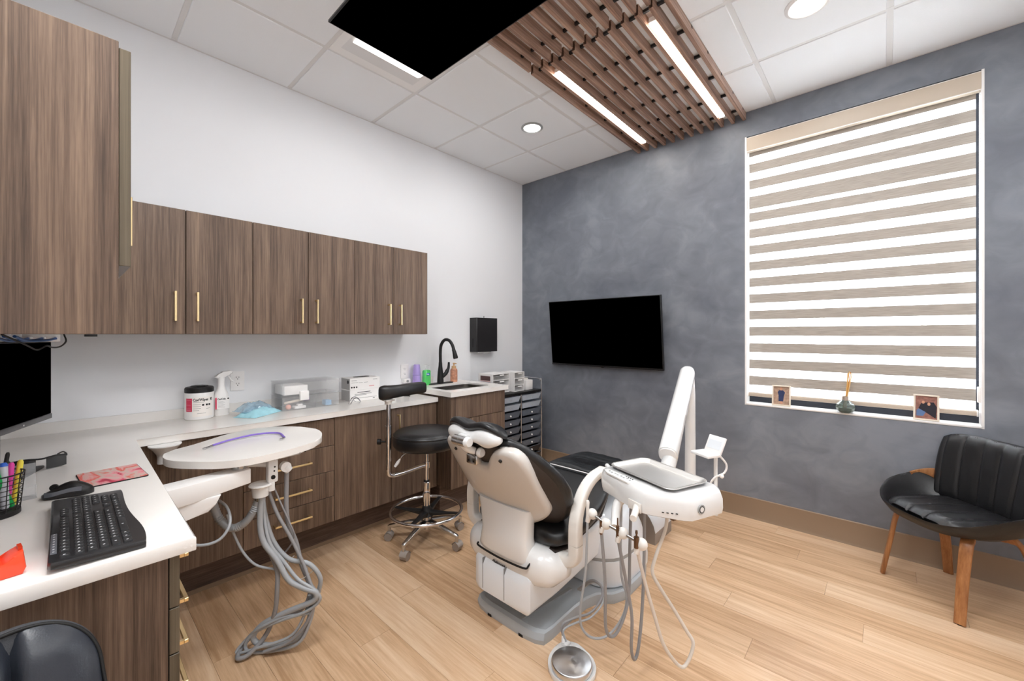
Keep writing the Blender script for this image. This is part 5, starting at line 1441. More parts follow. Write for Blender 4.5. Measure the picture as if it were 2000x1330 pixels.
hs_ = [
 ('H1', 0.0115, 'hose', [(1.063, -2.903, 0.7), (1.055, -2.905, 0.573), (1.063, -2.892, 0.493), (1.094, -2.855, 0.421), (1.129, -2.819, 0.332), (1.169, -2.776, 0.295), (1.202, -2.736, 0.27), (1.188, -2.743, 0.231), (1.106, -2.813, 0.184), (1.024, -2.882, 0.129), (0.987, -2.911, 0.073), (1.002, -2.892, 0.036), (1.063, -2.831, 0.03), (1.124, -2.769, 0.064), (1.153, -2.738, 0.159), (1.145, -2.735, 0.236)]),
 ('H9', 0.0070, 'hose', [(1.055, -2.895, 0.7), (1.050, -2.885, 0.573), (1.070, -2.870, 0.480), (1.10, -2.83, 0.405), (1.15, -2.79, 0.33), (1.195, -2.745, 0.285), (1.208, -2.722, 0.235), (1.165, -2.765, 0.185), (1.09, -2.835, 0.150), (1.005, -2.905, 0.098), (0.970, -2.935, 0.045), (0.985, -2.925, 0.012), (1.05, -2.862, 0.012), (1.135, -2.782, 0.045), (1.168, -2.745, 0.140), (1.160, -2.725, 0.215)]),
 ('H10', 0.0062, 'hose', [(1.16, -2.73, 0.25), (1.175, -2.745, 0.18), (1.10, -2.825, 0.165), (1.02, -2.90, 0.115), (0.965, -2.93, 0.06), (0.955, -2.965, 0.014), (1.03, -2.90, 0.040), (1.12, -2.80, 0.085), (1.155, -2.75, 0.20), (1.14, -2.72, 0.26)]),
 ('H2', 0.0095, 'hose', [(1.039, -2.891, 0.695), (1.028, -2.878, 0.596), (1.042, -2.850, 0.477), (1.080, -2.802, 0.396), (1.136, -2.738, 0.368), (1.158, -2.700, 0.3), (1.141, -2.700, 0.228)]),
 ('H3', 0.0095, 'hose_dark', [(1.068, -2.805, 0.79), (1.062, -2.805, 0.634), (1.050, -2.793, 0.535), (1.050, -2.762, 0.446), (1.073, -2.747, 0.349), (1.105, -2.722, 0.235), (1.082, -2.752, 0.150), (1.006, -2.829, 0.119), (0.951, -2.898, 0.061), (0.946, -2.945, 0.018), (0.995, -2.970, 0.016), (1.013, -2.933, 0.022), (1.02, -2.872, 0.074), (1.069, -2.853, 0.186), (1.087, -2.850, 0.286), (1.078, -2.848, 0.369), (1.057, -2.876, 0.47)]),
 ('H4', 0.0035, 'hose_dark', [(1.06, -2.865, 0.75), (1.065, -2.832, 0.651), (1.078, -2.800, 0.557), (1.079, -2.778, 0.481), (1.037, -2.795, 0.414), (1.003, -2.815, 0.375)]),
 ('H6', 0.0055, 'hose', [(0.96, -3.043, 0.70), (1.04, -3.019, 0.676), (1.092, -3.021, 0.626), (1.102, -3.06, 0.58), (1.083, -3.126, 0.579), (1.068, -3.188, 0.635)]),
 ('H7', 0.005, 'hose', [(0.983, -3.005, 0.625), (0.978, -2.983, 0.542), (0.996, -2.951, 0.452), (1.021, -2.912, 0.393), (1.059, -2.861, 0.369), (1.085, -2.822, 0.357)]),
 ('H8', 0.007, 'hose_dark', [(1.042, -2.872, 0.71), (1.065, -2.842, 0.6), (1.103, -2.80, 0.491), (1.137, -2.765, 0.386), (1.170, -2.745, 0.298), (1.190, -2.730, 0.246), (1.168, -2.759, 0.14), (1.117, -2.815, 0.060), (1.05, -2.89, 0.025)]),
]
for nm, r, m_, pts in hs_:
    b = B(); b.tube(pts, r, 10, 6); obj('hose', b, M[m_], t, 70)
b = B(); hp = spline([V(p) for p in ((1.048, -2.908, 0.68), (1.037, -2.924, 0.628), (1.01, -2.955, 0.578), (0.976, -2.99, 0.563), (0.943, -3.026, 0.608), (0.945, -3.05, 0.69))], 14)
b.tube(hp, lambda q: 0.0155+0.0018*math.sin(q*230), 12, 1, smooth=False); obj('corrugated_hose', b, M['hose'], t, 70)
b = B(); b.tube([(1.10, -2.735, 0.33), (1.118, -2.722, 0.36), (1.125, -2.715, 0.33), (1.105, -2.745, 0.30), (1.085, -2.77, 0.29)], 0.0018, 5); b.tube([(1.02, -2.80, 0.32), (1.05, -2.79, 0.37), (1.08, -2.78, 0.40)], 0.0018, 5); obj('cable_tie', b, M['white'], t, 60)
# bib clip on the table
b = B(); b.tube([(0.838, -3.025, 0.890), (0.80, -2.95, 0.893), (0.78, -2.84, 0.895), (0.82, -2.76, 0.893), (0.92, -2.765, 0.890)], 0.0045, 8, 6)
t2 = thing('bib_chain', 'purple bib cord with steel clips lying on the assistant table', 'cord', (0.82, -2.88, 0.886))
obj('cord', b, mat('violet_cord', (132, 108, 196), 0.45), t2, 60)
for p, q in (((0.838, -3.025, 0.889), (0.868, -3.06, 0.889)), ((0.92, -2.765, 0.889), (0.94, -2.785, 0.889))):
    b = B(); b.tube([V(p), V(q)], 0.0035, 6, smooth=False); b.box((q[0]-0.006, q[1]-0.006, 0.8855), (q[0]+0.006, q[1]+0.006, 0.892), 0.001); obj('clip', b, M['steel'], t2)

# white conical bracket hanging below the counter bend
b = B(); b.lathe([(0.028, -0.082), (0.030, -0.082), (0.030, -0.052), (0.032, -0.040), (0.046, -0.018), (0.062, 0.0), (0.062, 0.004), (0.001, 0.004)], (0.500, -3.140, 0.852), 28)
tag(obj('cuspidor_bracket', b, M['gloss'], sharp=40), 'white funnel shaped bracket under the inner corner of the worktop', 'bracket')

# ---------------------------------------------------------------- drawer cart in the corner
cx0, cx1 = -0.0, 0.0
t = thing('drawer_cart', 'chrome framed storage cart with two columns of smoky drawers in the corner', 'cart', (0.235, -0.38, 0))
X0, X1 = 0.055, 0.440          # depth of the cart: front faces +x
Y0, Y1 = -0.835, -0.215
b = B()
for y in (Y0, Y1):
    b.tube([(X1, y, 0.055), (X1, y, 0.86), (X1-0.01, y, 0.905), (X1-0.05, y, 0.925), (X0+0.05, y, 0.925), (X0+0.01, y, 0.905), (X0, y, 0.86), (X0, y, 0.055)], 0.007, 8, 4)
b.cyl((X1, (Y0+Y1)/2, 0.06), (X1, (Y0+Y1)/2, 0.80), 0.006, n=8); b.cyl((X0, (Y0+Y1)/2, 0.06), (X0, (Y0+Y1)/2, 0.80), 0.006, n=8)
for z in (0.065,):
    b.cyl((X1, Y0, z), (X1, Y1, z), 0.006, n=8); b.cyl((X0, Y0, z), (X0, Y1, z), 0.006, n=8)
    b.cyl((X0, Y0, z), (X1, Y0, z), 0.006, n=8); b.cyl((X0, Y1, z), (X1, Y1, z), 0.006, n=8)
obj('frame', b, M['chrome'], t, 60)
b = B(); b.box((X0-0.005, Y0+0.008, 0.800), (X1+0.008, Y1-0.008, 0.822), 0.003); obj('top_shelf', b, M['black_metal'], t)
smoke = [mat('smoky_drawer_a', (176, 186, 198), 0.25, coat=0.3), mat('smoky_drawer_b', (96, 104, 116), 0.25, coat=0.3), mat('smoky_drawer_c', (34, 36, 42), 0.22, coat=0.4)]
ym = (Y0+Y1)/2
for col, (ya, yb) in enumerate(((Y0+0.012, ym-0.010), (ym+0.010, Y1-0.012))):
    for k in range(10):
        zt = 0.790-k*0.0735
        b = B()
        # runner rails
        b.cyl((X1+0.002, ya-0.006, zt), (X1+0.002, yb+0.006, zt), 0.0032, n=6)
        for yy in (ya-0.004, yb+0.004): b.cyl((X0, yy, zt), (X1, yy, zt), 0.003, n=6)
        obj('rail', b, M['chrome'], t)
        m_ = smoke[0 if k < 2 else (1 if k < (6 if col else 5)+1 else 2)]
        b = B()
        w1, w2 = 0.0, 0.018
        z0, z1 = zt-0.056, zt-0.004
        # tapering open tub with a lip
        R1 = [V((X0+0.01, ya, z1)), V((X1+0.004, ya, z1)), V((X1+0.004, yb, z1)), V((X0+0.01, yb, z1))]
        R0 = [V((X0+0.02, ya+w2, z0)), V((X1-0.008, ya+w2, z0)), V((X1-0.008, yb-w2, z0)), V((X0+0.02, yb-w2, z0))]
        R2 = [V((X0+0.014, ya+0.004, z1)), V((X1, ya+0.004, z1)), V((X1, yb-0.004, z1)), V((X0+0.014, yb-0.004, z1))]
        R3 = [V((X0+0.024, ya+w2+0.003, z0+0.003)), V((X1-0.012, ya+w2+0.003, z0+0.003)), V((X1-0.012, yb-w2-0.003, z0+0.003)), V((X0+0.024, yb-w2-0.003, z0+0.003))]
        b.loft([R0, R1, R2, R3])
        d = obj('drawer', b, m_, t, 20)
        b = B(); yk = (ya+yb)/2; b.sphere((X1+0.006, yk, (z0+z1)/2), 0.0085, 10, 7); obj('knob', b, M['white'] if k > 1 else M['clear'], d, 60)
for (x, y) in ((X0, Y0), (X1, Y0), (X0, Y1), (X1, Y1)):
    b = B(); b.cyl((x, y-0.011, 0.0255), (x, y+0.011, 0.0255), 0.025, n=16); b.cyl((x, y, 0.025), (x, y, 0.06), 0.007, n=8); obj('caster', b, M['rubber'], t)

def organizer(label, xa, xb, ya, yb, z0, h, n, pink=False):
    t = thing('drawer_organizer', label, 'organizer', ((xa+xb)/2, (ya+yb)/2, z0), 0, 'white mini drawer units on the cart')
    b = B(); w = 0.005
    b.box((xa, ya, z0), (xb, ya+w, z0+h)); b.box((xa, yb-w, z0), (xb, yb, z0+h)); b.box((xa, ya+w, z0+h-w), (xb, yb-w, z0+h)); b.box((xa, ya+w, z0), (xb, yb-w, z0+w)); b.box((xa, ya+w, z0+w), (xa+w, yb-w, z0+h-w))
    for k in range(1, n): b.box((xa+w, ya+w, z0+h*k/n-0.002), (xb, yb-w, z0+h*k/n+0.002))
    obj('case', b, M['white'], t)
    for k in range(n):
        zc0, zc1 = z0+h*k/n+0.006, z0+h*(k+1)/n-0.006
        b = B(); b.box((xa+0.012, ya+0.008, zc0), (xb+0.002, yb-0.008, zc1-0.012), 0.002); d = obj('drawer', b, M['frost'], t)
        b = B(); b.box((xb, (ya+yb)/2-0.028, zc1-0.014), (xb+0.012, (ya+yb)/2+0.028, zc1-0.004), 0.003); obj('pull', b, M['white'], d)
    return t
ZT = 0.8225
t = organizer('white three-drawer organizer on the cart, the one nearer the white corner', 0.20, 0.385, -0.560, -0.415, ZT, 0.185, 3)
t = organizer('white three-drawer organizer on the cart behind the sink worktop', 0.14, 0.335, -0.800, -0.575, ZT, 0.18, 3)
b = B(); b.box((0.17, -0.8016, ZT+0.118), (0.30, -0.8002, ZT+0.160)); obj('window_cutout', b, mat('slot_brown', (96, 72, 72), 0.6), t)
b = B(); b.box((0.17, -0.8020, ZT+0.106), (0.30, -0.8002, ZT+0.117)); obj('pink_strip', b, mat('pale_rose', (228, 196, 196), 0.5), t)
t = thing('tissue_box', 'small white box standing on the cart near the grey wall', 'box', (0.33, -0.335, ZT))
b = B(); b.box((0.285, -0.385, ZT), (0.385, -0.285, ZT+0.095), 0.003); obj('box_body', b, M['white'], t)
b = B(); b.box((0.30, -0.37, ZT+0.095), (0.345, -0.31, ZT+0.112), 0.003); obj('flap', b, M['creamplast'], t)

# ---------------------------------------------------------------- lounge chair by the window
LZ = math.radians(-50.3)
lc = thing('lounge_chair', 'black channel-stitched lounge chair with bent oak legs under the window', 'chair', (3.292, -0.318, 0), LZ)
lc.location = (3.285, -0.318, 0)
def L(o_name, b, m, sharp=60, par=None): return obj(o_name, b, m, par or lc, sharp, local=True)
# legs: bent oak straps
for s in (-1, 1):
    b = B()
    path = spline([V(p) for p in ((s*0.10, -0.06, 0.385), (s*0.16, -0.115, 0.385), (s*0.185, -0.15, 0.355), (s*0.195, -0.175, 0.22), (s*0.212, -0.208, 0.004))], 6)
    secs = []
    for i, p in enumerate(path):
        tt = (path[min(i+1, len(path)-1)]-path[max(i-1, 0)]).normalized()
        d_ = V((s*0.55, -0.83, 0)); u = tt.cross(d_).normalized(); w_ = tt.cross(u).normalized()
        k = i/(len(path)-1)
        secs.append(sect(p, u, w_, 0.027-0.006*k, 0.010, 12, 5))
    b.loft(secs); lg = L('leg', b, M['oak'])
    b = B(); b.cyl((s*0.212, -0.208, 0), (s*0.212, -0.208, 0.004), 0.009, n=10); obj('foot_pad', b, M['rubber'], lg, local=True)
    b = B()
    path = spline([V(p) for p in ((s*0.10, 0.04, 0.385), (s*0.16, 0.075, 0.385), (s*0.195, 0.10, 0.345), (s*0.208, 0.135, 0.20), (s*0.222, 0.165, 0.004))], 6)
    secs = []
    for i, p in enumerate(path):
        tt = (path[min(i+1, len(path)-1)]-path[max(i-1, 0)]).normalized()
        d_ = V((s*0.55, 0.83, 0)); u = tt.cross(d_).normalized(); w_ = tt.cross(u).normalized()
        k = i/(len(path)-1)
        secs.append(sect(p, u, w_, 0.027-0.006*k, 0.010, 12, 5))
    b.loft(secs); lg = L('leg', b, M['oak'])
# shell: shallow tray rising into two arms
def rim(a):
    """angle a: 0 = right (+x), 90 = back, 270 = front; returns rim point and inner point"""
    ca, sa = math.cos(a), math.sin(a)
    x = 0.305*math.copysign(abs(ca)**0.80, ca)
    y = (0.265 if sa < 0 else 0.175)*math.copysign(abs(sa)**0.85, sa)-0.01
    side = max(0, abs(ca)-0.25)/0.75
    back = max(0, sa)
    z = 0.432+0.125*(side**1.6)*(0.55+0.45*max(-0.2, sa+0.6)) + 0.03*back
    return V((x, y, z))
n = 72
outer = [rim(2*PI*i/n) for i in range(n)]
b = B()
mid1 = [V((p.x*0.90, p.y*0.90, 0.395+(p.z-0.432)*0.45)) for p in outer]
low = [V((p.x*0.55, p.y*0.60, 0.375)) for p in outer]
cen = [V((p.x*0.05, p.y*0.05, 0.372)) for p in outer]
lip = [p+V((0, 0, 0.010)) for p in outer]
lip2 = [V((p.x*0.962, p.y*0.962, p.z+0.006)) for p in outer]
in1 = [V((p.x*0.90, p.y*0.90, 0.425+(p.z-0.432)*0.50)) for p in outer]
in2 = [V((p.x*0.62, p.y*0.62, 0.405)) for p in outer]
in3 = [V((p.x*0.05, p.y*0.05, 0.402)) for p in outer]
b.loft([cen, low, mid1, outer, lip, lip2, in1, in2, in3])
L('seat_shell', b, M['leather'], 80)
# seat cushion with stitched channels running front to back
b = B(); G = []
nx, ny = 48, 18
for j in range(ny+1):
    y = -0.222+0.355*j/ny
    k = (y+0.222)/0.355
    hw = 0.232*(1-(min(0.0, y+0.03)/0.27)**2*0.55) if y < 0 else 0.232-0.04*max(0, k-0.6)
    row_ = []
    for i in range(nx+1):
        u = -1+2*i/nx
        x = u*hw
        ch = abs(math.sin((x/0.092+0.5)*PI))       # seams every 92 mm
        seam = 1-math.exp(-(ch/0.16)**2)
        z = 0.452 + 0.012*seam - 0.035*abs(u)**7 - 0.028*max(0, 1-k*8)**2 + 0.010*abs(u)**2
        row_.append(V((x, y, z)))
    G.append(row_)
G2 = [[V((p.x*0.93, (p.y+0.03)*0.93-0.03, 0.418)) for p in r] for r in G]
b.surf(G)
e1 = G[0]+[r[-1] for r in G[1:]]+G[-1][::-1][1:]+[r[0] for r in G[::-1][1:-1]]
e2 = G2[0]+[r[-1] for r in G2[1:]]+G2[-1][::-1][1:]+[r[0] for r in G2[::-1][1:-1]]
b.loft([e1, e2], False)
bmesh.ops.remove_doubles(b.bm, verts=b.bm.verts[:], dist=1e-5)
L('seat_cushion', b, M['leather'], 60)
# backrest
b = B(); 
def backpt(u, v, f):
    """u -1..1 across, v 0..1 up, f front/back offset"""
    wv = 0.235+0.030*math.sin(PI*min(v*1.1, 1)*0.5)-0.012*v
    x = u*wv
    y = 0.150+0.035*v+0.020*v*v - 0.050*u*u*(1-0.5*v)
    z = 0.440+0.375*v - 0.040*abs(u)**5*(v > 0.5)*((v-0.5)*2)**2
    return V((x, y+f*0.94, z-f*0.3))
nx, ny = 50, 20
Gf, Gb = [], []
for j in range(ny+1):
    v = j/ny
    r1, r2 = [], []
    for i in range(nx+1):
        u = -1+2*i/nx
        x = u*0.25
        ch = abs(math.sin((x/0.088+0.5)*PI))
        seam = 1-math.exp(-(ch/0.16)**2)
        edge = (1-abs(u)**8)*(1-abs(2*v-1)**10)
        r1.append(backpt(u, v, -0.012-(0.017*seam+0.008)*max(0, edge)))
        r2.append(backpt(u, v, 0.014))
    Gf.append(r1); Gb.append(r2)
b.surf(Gf); b.surf(Gb)
def edge_(A): return A[0]+[r[-1] for r in A[1:]]+A[-1][::-1][1:]+[r[0] for r in A[::-1][1:-1]]
e1, e2 = edge_(Gf), edge_(Gb)
em = [(p+q)/2+((p+q)/2-V((0, 0.26, 0.63)))*0.012 for p, q in zip(e1, e2)]
b.loft([e1, em, e2], False)
bmesh.ops.remove_doubles(b.bm, verts=b.bm.verts[:], dist=1e-5)
L('backrest', b, M['leather'], 60)
# double stitching along the channels
for x in (-0.176, -0.088, 0.0, 0.088, 0.176):
    b = B()
    for dx in (-0.004, 0.004):
        u = (x+dx)/0.25
        b.tube([backpt(u, 0.02+0.96*k/12, -0.0215) for k in range(13)], 0.0011, 5, 1, smooth=False)
    L('stitching', b, M['rubber'])
# oak hoops joining arms to backrest
b = B(); P_ = [V((0.296, 0.02, 0.530)), V((0.290, 0.08, 0.548)), V((0.262, 0.125, 0.560)), V((0.20, 0.165, 0.565)), V((0.10, 0.190, 0.567)), V((0, 0.195, 0.567)), V((-0.10, 0.190, 0.567)), V((-0.20, 0.165, 0.565)), V((-0.262, 0.125, 0.560)), V((-0.290, 0.08, 0.548)), V((-0.296, 0.02, 0.530))]
path = spline(P_, 5); secs = []
for i, p in enumerate(path):
    tt = (path[min(i+1, len(path)-1)]-path[max(i-1, 0)]).normalized()
    w_ = tt.cross(V((0, 0, 1))).normalized()
    secs.append(sect(p, w_, (0, 0, 1), 0.007, 0.030, 12, 5))
b.loft(secs); L('back_hoop', b, M['oak'], 50)

# ---------------------------------------------------------------- things on the foreground worktop
# keyboard
kx0, kx1, ky0, ky1 = 1.295, 1.765, -3.495, -3.345
t = thing('keyboard', 'black full-size keyboard lying at the end of the foreground worktop', 'keyboard', (1.534, -3.406, CT), math.radians(180))
b = B()
# local frame: +x to the typist's right, -y to the typist; rotated half a turn
KW, KD = 0.462, 0.155
prof_pts = []
out = []
for i in range(25):
    x = -KW/2+KW*i/24
    out.append((x, -0.057-0.016*math.exp(-((x+0.16)/0.13)**2)-0.003*math.exp(-((x-0.20)/0.08)**2)))
out += [(KW/2, 0.074), (KW/2-0.006, 0.079), (-KW/2+0.006, 0.079), (-KW/2, 0.074)]
b.prism(out, 0.004, 0.020, bev=0.0035, seg=2)
K1 = Matrix.Rotation(math.radians(3), 4, 'X')
for v in b.bm.verts: v.co = K1 @ v.co
obj('base', b, mat('keyboard_base', (34, 34, 36), 0.35, coat=0.25), t, 40, local=True)
keym = mat('key_black', (38, 38, 40), 0.5)
legend = mat('key_legend', (210, 210, 212), 0.5)
kmesh = {}
def key(x, y, w, h=0.0165):
    k_ = (round(w, 4), round(h, 4))
    if k_ not in kmesh:
        b = B(); b.loft([[V((p[0], p[1], 0)) for p in rrect(w, h, 0.0015, 1)], [V((p[0], p[1], 0.005)) for p in rrect(w-0.0030, h-0.0028, 0.002, 1, (0, 0.0004))], [V((p[0]*0.97, p[1]*0.97, 0.0056)) for p in rrect(w-0.004, h-0.004, 0.002, 1, (0, 0.0004))]])
        o = obj('key', b, keym, t, local=True, sharp=25); kmesh[k_] = o.data
    else:
        o = bpy.data.objects.new('key', kmesh[k_]); COL.objects.link(o); o.parent = t
    o.location = K1 @ V((x, y, 0.0185))
    o.rotation_euler = (math.radians(3), 0, 0)
    lg_.append((x, y))
lg_ = []
pit = 0.0186
rows_ = [([1.5]+[1]*12+[1.5], -0.002), ([1.75]+[1]*11+[2.25], 0), ([2.25]+[1]*10+[2.75], 0)]
x00 = -KW/2+0.014
ytop = 0.034
def rowkeys(ws, y, x0):
    x = x0
    for w in ws:
        if w > 0: key(x+w*pit/2, y, w*pit-0.0014)
        x += abs(w)*pit
rowkeys([1]*13+[2], ytop, x00)
rowkeys([1.5]+[1]*12+[1.5], ytop-pit, x00)
rowkeys([1.75]+[1]*11+[2.25], ytop-2*pit, x00)
rowkeys([2.25]+[1]*10+[2.75], ytop-3*pit, x00)
rowkeys([1.5, 1.25, 1.25, 5.5, 1.25, 1.25, 1.25, 1.75], ytop-4*pit, x00)
rowkeys([1, -0.6, 1, 1, 1, 1, -0.35, 1, 1, 1, 1, -0.35, 1, 1, 1, 1], ytop+pit*1.15, x00)
x2 = x00+15*pit+0.006
for r_ in (0, 1): rowkeys([1, 1, 1], ytop-r_*pit, x2)
rowkeys([-1, 1, -1], ytop-3*pit, x2); rowkeys([1, 1, 1], ytop-4*pit, x2)
rowkeys([1, 1, 1], ytop+pit*1.15, x2)
x3 = x2+3*pit+0.006
for r_ in range(5):
    if r_ == 4: rowkeys([2, 1], ytop-4*pit, x3)
    else: rowkeys([1, 1, 1], ytop-r_*pit, x3)
for r_ in range(3): key(x3+3.5*pit, ytop-r_*pit, pit-0.0014)
b = B()
for (x, y) in lg_:
    p = K1 @ V((x-0.003, y+0.001, 0.0243))
    b.box((p.x-0.0018, p.y-0.0016, p.z), (p.x+0.0014, p.y+0.0018, p.z+0.0002))
obj('legends', b, legend, t, kind='stuff', local=True)
b = B(); b.box((-0.185, 0.0655, 0.0215), (-0.06, 0.0755, 0.0254), 0.002); obj('media_panel', b, mat('panel_grey', (92, 94, 100), 0.4), t, local=True)
b = B()
for k in range(8): b.cyl((-0.176+k*0.0155, 0.0705, 0.0252), (-0.176+k*0.0155, 0.0705, 0.0257), 0.0018, n=6)
obj('media_icons', b, legend, t, kind='stuff', local=True)
for s in (-1, 1):
    b = B(); b.box((s*0.19-0.014, 0.060, 0.0), (s*0.19+0.014, 0.074, 0.010), 0.002); obj('foot', b, mat('foot_brown', (60, 44, 44), 0.5), t, local=True)

# mouse
t = thing('mouse', 'black and grey wireless mouse beside the patterned mouse mat', 'mouse', (1.196, -3.452, CT), math.radians(163))
b = B()
secs = []
for i in range(15):
    k = i/14
    y = -0.055+0.110*k
    e = max(0.12, (1-abs(2*k-1)**2.6)**0.5)
    w = 0.031*e*(0.93+0.10*math.cos(k*2*PI))
    h = 0.036*(max(0.10, math.sin(PI*(0.10+0.86*k))**0.7))*(0.70+0.3*math.sin(PI*min(1, k*1.2)))
    ring_ = []
    for j in range(20):
        a = 2*PI*j/20
        ca, sa = math.cos(a), math.sin(a)
        z = 0.006+(h*max(0, sa)**0.85 if sa > 0 else -0.0055*abs(sa)**0.3)
        ring_.append(V((w*math.copysign(abs(ca)**0.8, ca), y, z)))
    secs.append(ring_)
b.loft(secs); obj('shell', b, mat('mouse_black', (28, 27, 28), 0.4), t, 60, local=True)
b = B()
G = []
for i in range(9):
    k = 0.18+0.72*i/8
    y = -0.055+0.110*k
    for s in (1,):
        pass
    G.append([V((0.0318*s_*(0.93+0.10*math.cos(k*2*PI))*(1-abs(2*k-1)**2.6)**0.5, y, 0.013+0.012*math.sin(k*5)*0.4+0.0)) for s_ in (-1.0,)]+[V((-0.0322*(0.93+0.10*math.cos(k*2*PI))*(1-abs(2*k-1)**2.6)**0.5*0.93, y, 0.026+0.004*math.sin(k*6)))])
b.surf(G); obj('side_grip', b, mat('mouse_grey', (104, 108, 116), 0.3, coat=0.4), t, 60, local=True)
b = B(); b.cyl((-0.004, 0.030, 0.030), (0.004, 0.030, 0.030), 0.009, n=14); obj('wheel', b, M['rubber'], t, local=True)

# mouse mat
t = thing('mouse_mat', 'pink and red marbled mouse mat with dark edge on the worktop', 'mat', (1.055, -3.35, CT), math.radians(4))
b = B(); b.prism(rrect(0.20, 0.155, 0.008, 3), 0.0002, 0.0035, bev=0.0006, seg=1); obj('rubber_base', b, M['rubber'], t, local=True)
def marble():
    m = bpy.data.materials.new('red_marble'); m.use_nodes = True
    nt = m.node_tree; p = nt.nodes['Principled BSDF']; p.inputs['Roughness'].default_value = 0.7
    tc = nt.nodes.new('ShaderNodeTexCoord'); nz = nt.nodes.new('ShaderNodeTexNoise'); nz.inputs['Scale'].default_value = 9; nz.inputs['Detail'].default_value = 9; nz.inputs['Distortion'].default_value = 0.8
    mp = nt.nodes.new('ShaderNodeMapping'); mp.inputs['Scale'].default_value = (0.6, 1.6, 1); mp.inputs['Rotation'].default_value = (0, 0, 0.6)
    nt.links.new(tc.outputs['Object'], mp.inputs['Vector']); nt.links.new(mp.outputs['Vector'], nz.inputs['Vector'])
    r = nt.nodes.new('ShaderNodeValToRGB'); e = r.color_ramp.elements
    e[0].position = 0.30; e[0].color = lin((90, 50, 60)); e[1].position = 0.72; e[1].color = lin((198, 180, 168))
    for pos, c in ((0.38, (200, 60, 84)), (0.43, (232, 150, 156)), (0.50, (206, 186, 176)), (0.57, (226, 96, 84)), (0.62, (224, 170, 166))):
        k = e.new(pos); k.color = lin(c)
    nt.links.new(nz.outputs['Fac'], r.inputs['Fac']); nt.links.new(r.outputs['Color'], p.inputs['Base Color'])
    return m
b = B(); b.prism(rrect(0.196, 0.151, 0.007, 3), 0.0036, 0.0042); obj('printed_top', b, marble(), t, local=True)

# wraparound sunglasses
spectacles('sunglasses', 'black wraparound safety glasses lying behind the pen basket', 0.800, -3.515, CT+0.002, math.radians(-82), M['matte_black'], mat('smoke_lens', (46, 48, 50), 0.1, alpha=0.85, coat=0.5), 1.0)

# wire pen basket with its pens
pcx, pcy = 1.262, -3.586
t = thing('pen_basket', 'round black wire mesh pen basket at the left edge', 'pen holder', (pcx, pcy, CT))
b = B(); b.lathe([(0.044, 0), (0.047, 0.002), (0.047, 0.013), (0.043, 0.015), (0.001, 0.015)], (pcx, pcy, CT), 32); obj('base', b, M['matte_black'], t)
b = B()
for k in range(8):
    z = CT+0.022+k*0.0125; r = 0.045+0.0012*k
    b.tube([(pcx+r*math.cos(2*PI*i/28), pcy+r*math.sin(2*PI*i/28), z) for i in range(28)], 0.0011 if k < 7 else 0.002, 5, 1, closed=True, smooth=False)
for i in range(12):
    a = 2*PI*i/12; b.cyl((pcx+0.045*math.cos(a), pcy+0.045*math.sin(a), CT+0.01), (pcx+0.0535*math.cos(a), pcy+0.0535*math.sin(a), CT+0.11), 0.0011, n=5)
obj('wire_mesh', b, M['matte_black'], t, 60)
def pen(label, x, y, lx, ly, ln, r, body, capm, capf=0.35):
    ln *= 0.84; base = V((pcx+x, pcy+y, CT+0.0155)); d = V((lx, ly, 1)).normalized()
    base = base+V((0, 0, r*0.6))
    t = thing('marker_pen', label, 'pen', base, 0, 'pens in the wire basket')
    b = B(); b.stack([(base, r*0.8), (base+d*0.004, r), (base+d*(ln*(1-capf)), r)], 14); obj('barrel', b, body, t)
    b = B(); b.stack([(base+d*(ln*(1-capf)), r*1.08), (base+d*(ln-0.006), r*1.05), (base+d*ln, r*0.6)], 14); obj('cap', b, capm, t)
wh = mat('pen_grey_white', (206, 208, 214), 0.35); gr = mat('pen_green', (30, 170, 84), 0.35); pk = mat('pen_pink', (240, 82, 128), 0.4); yl = mat('pen_yellow', (244, 226, 76), 0.4); bl = mat('pen_blue', (40, 96, 196), 0.4); mg = mat('pen_magenta', (236, 70, 170), 0.4)
pen('green barrelled marker leaning across the wire basket', 0.004, 0.030, 0.10, -0.28, 0.130, 0.0075, gr, gr)
pen('marker with blue cap end and pale barrel in the basket', 0.016, 0.020, -0.10, -0.03, 0.143, 0.0080, wh, bl, 0.08)
pen('pale marker in front of the blue capped one', 0.030, 0.006, 0.0, -0.12, 0.132, 0.0078, wh, wh)
pen('large pink capped marker at the left of the basket', 0.012, -0.020, 0.12, -0.22, 0.160, 0.0085, wh, pk, 0.28)
pen('yellow highlighter at the right side of the basket', -0.012, 0.033, -0.24, 0.10, 0.140, 0.0058, yl, yl)
pen('magenta highlighter beside the yellow one', -0.008, 0.022, -0.16, 0.06, 0.136, 0.0058, mg, mg)
pen('slim black pen with pointed tip standing tallest', -0.020, 0.005, -0.14, 0.12, 0.170, 0.0042, M['matte_black'], M['matte_black'])
pen('pale marker low at the left of the basket', 0.030, -0.022, 0.14, -0.06, 0.118, 0.0078, wh, wh)
pen('black capped pen rising at the picture edge', -0.014, -0.028, -0.06, -0.10, 0.175, 0.0072, M['matte_black'], M['matte_black'])
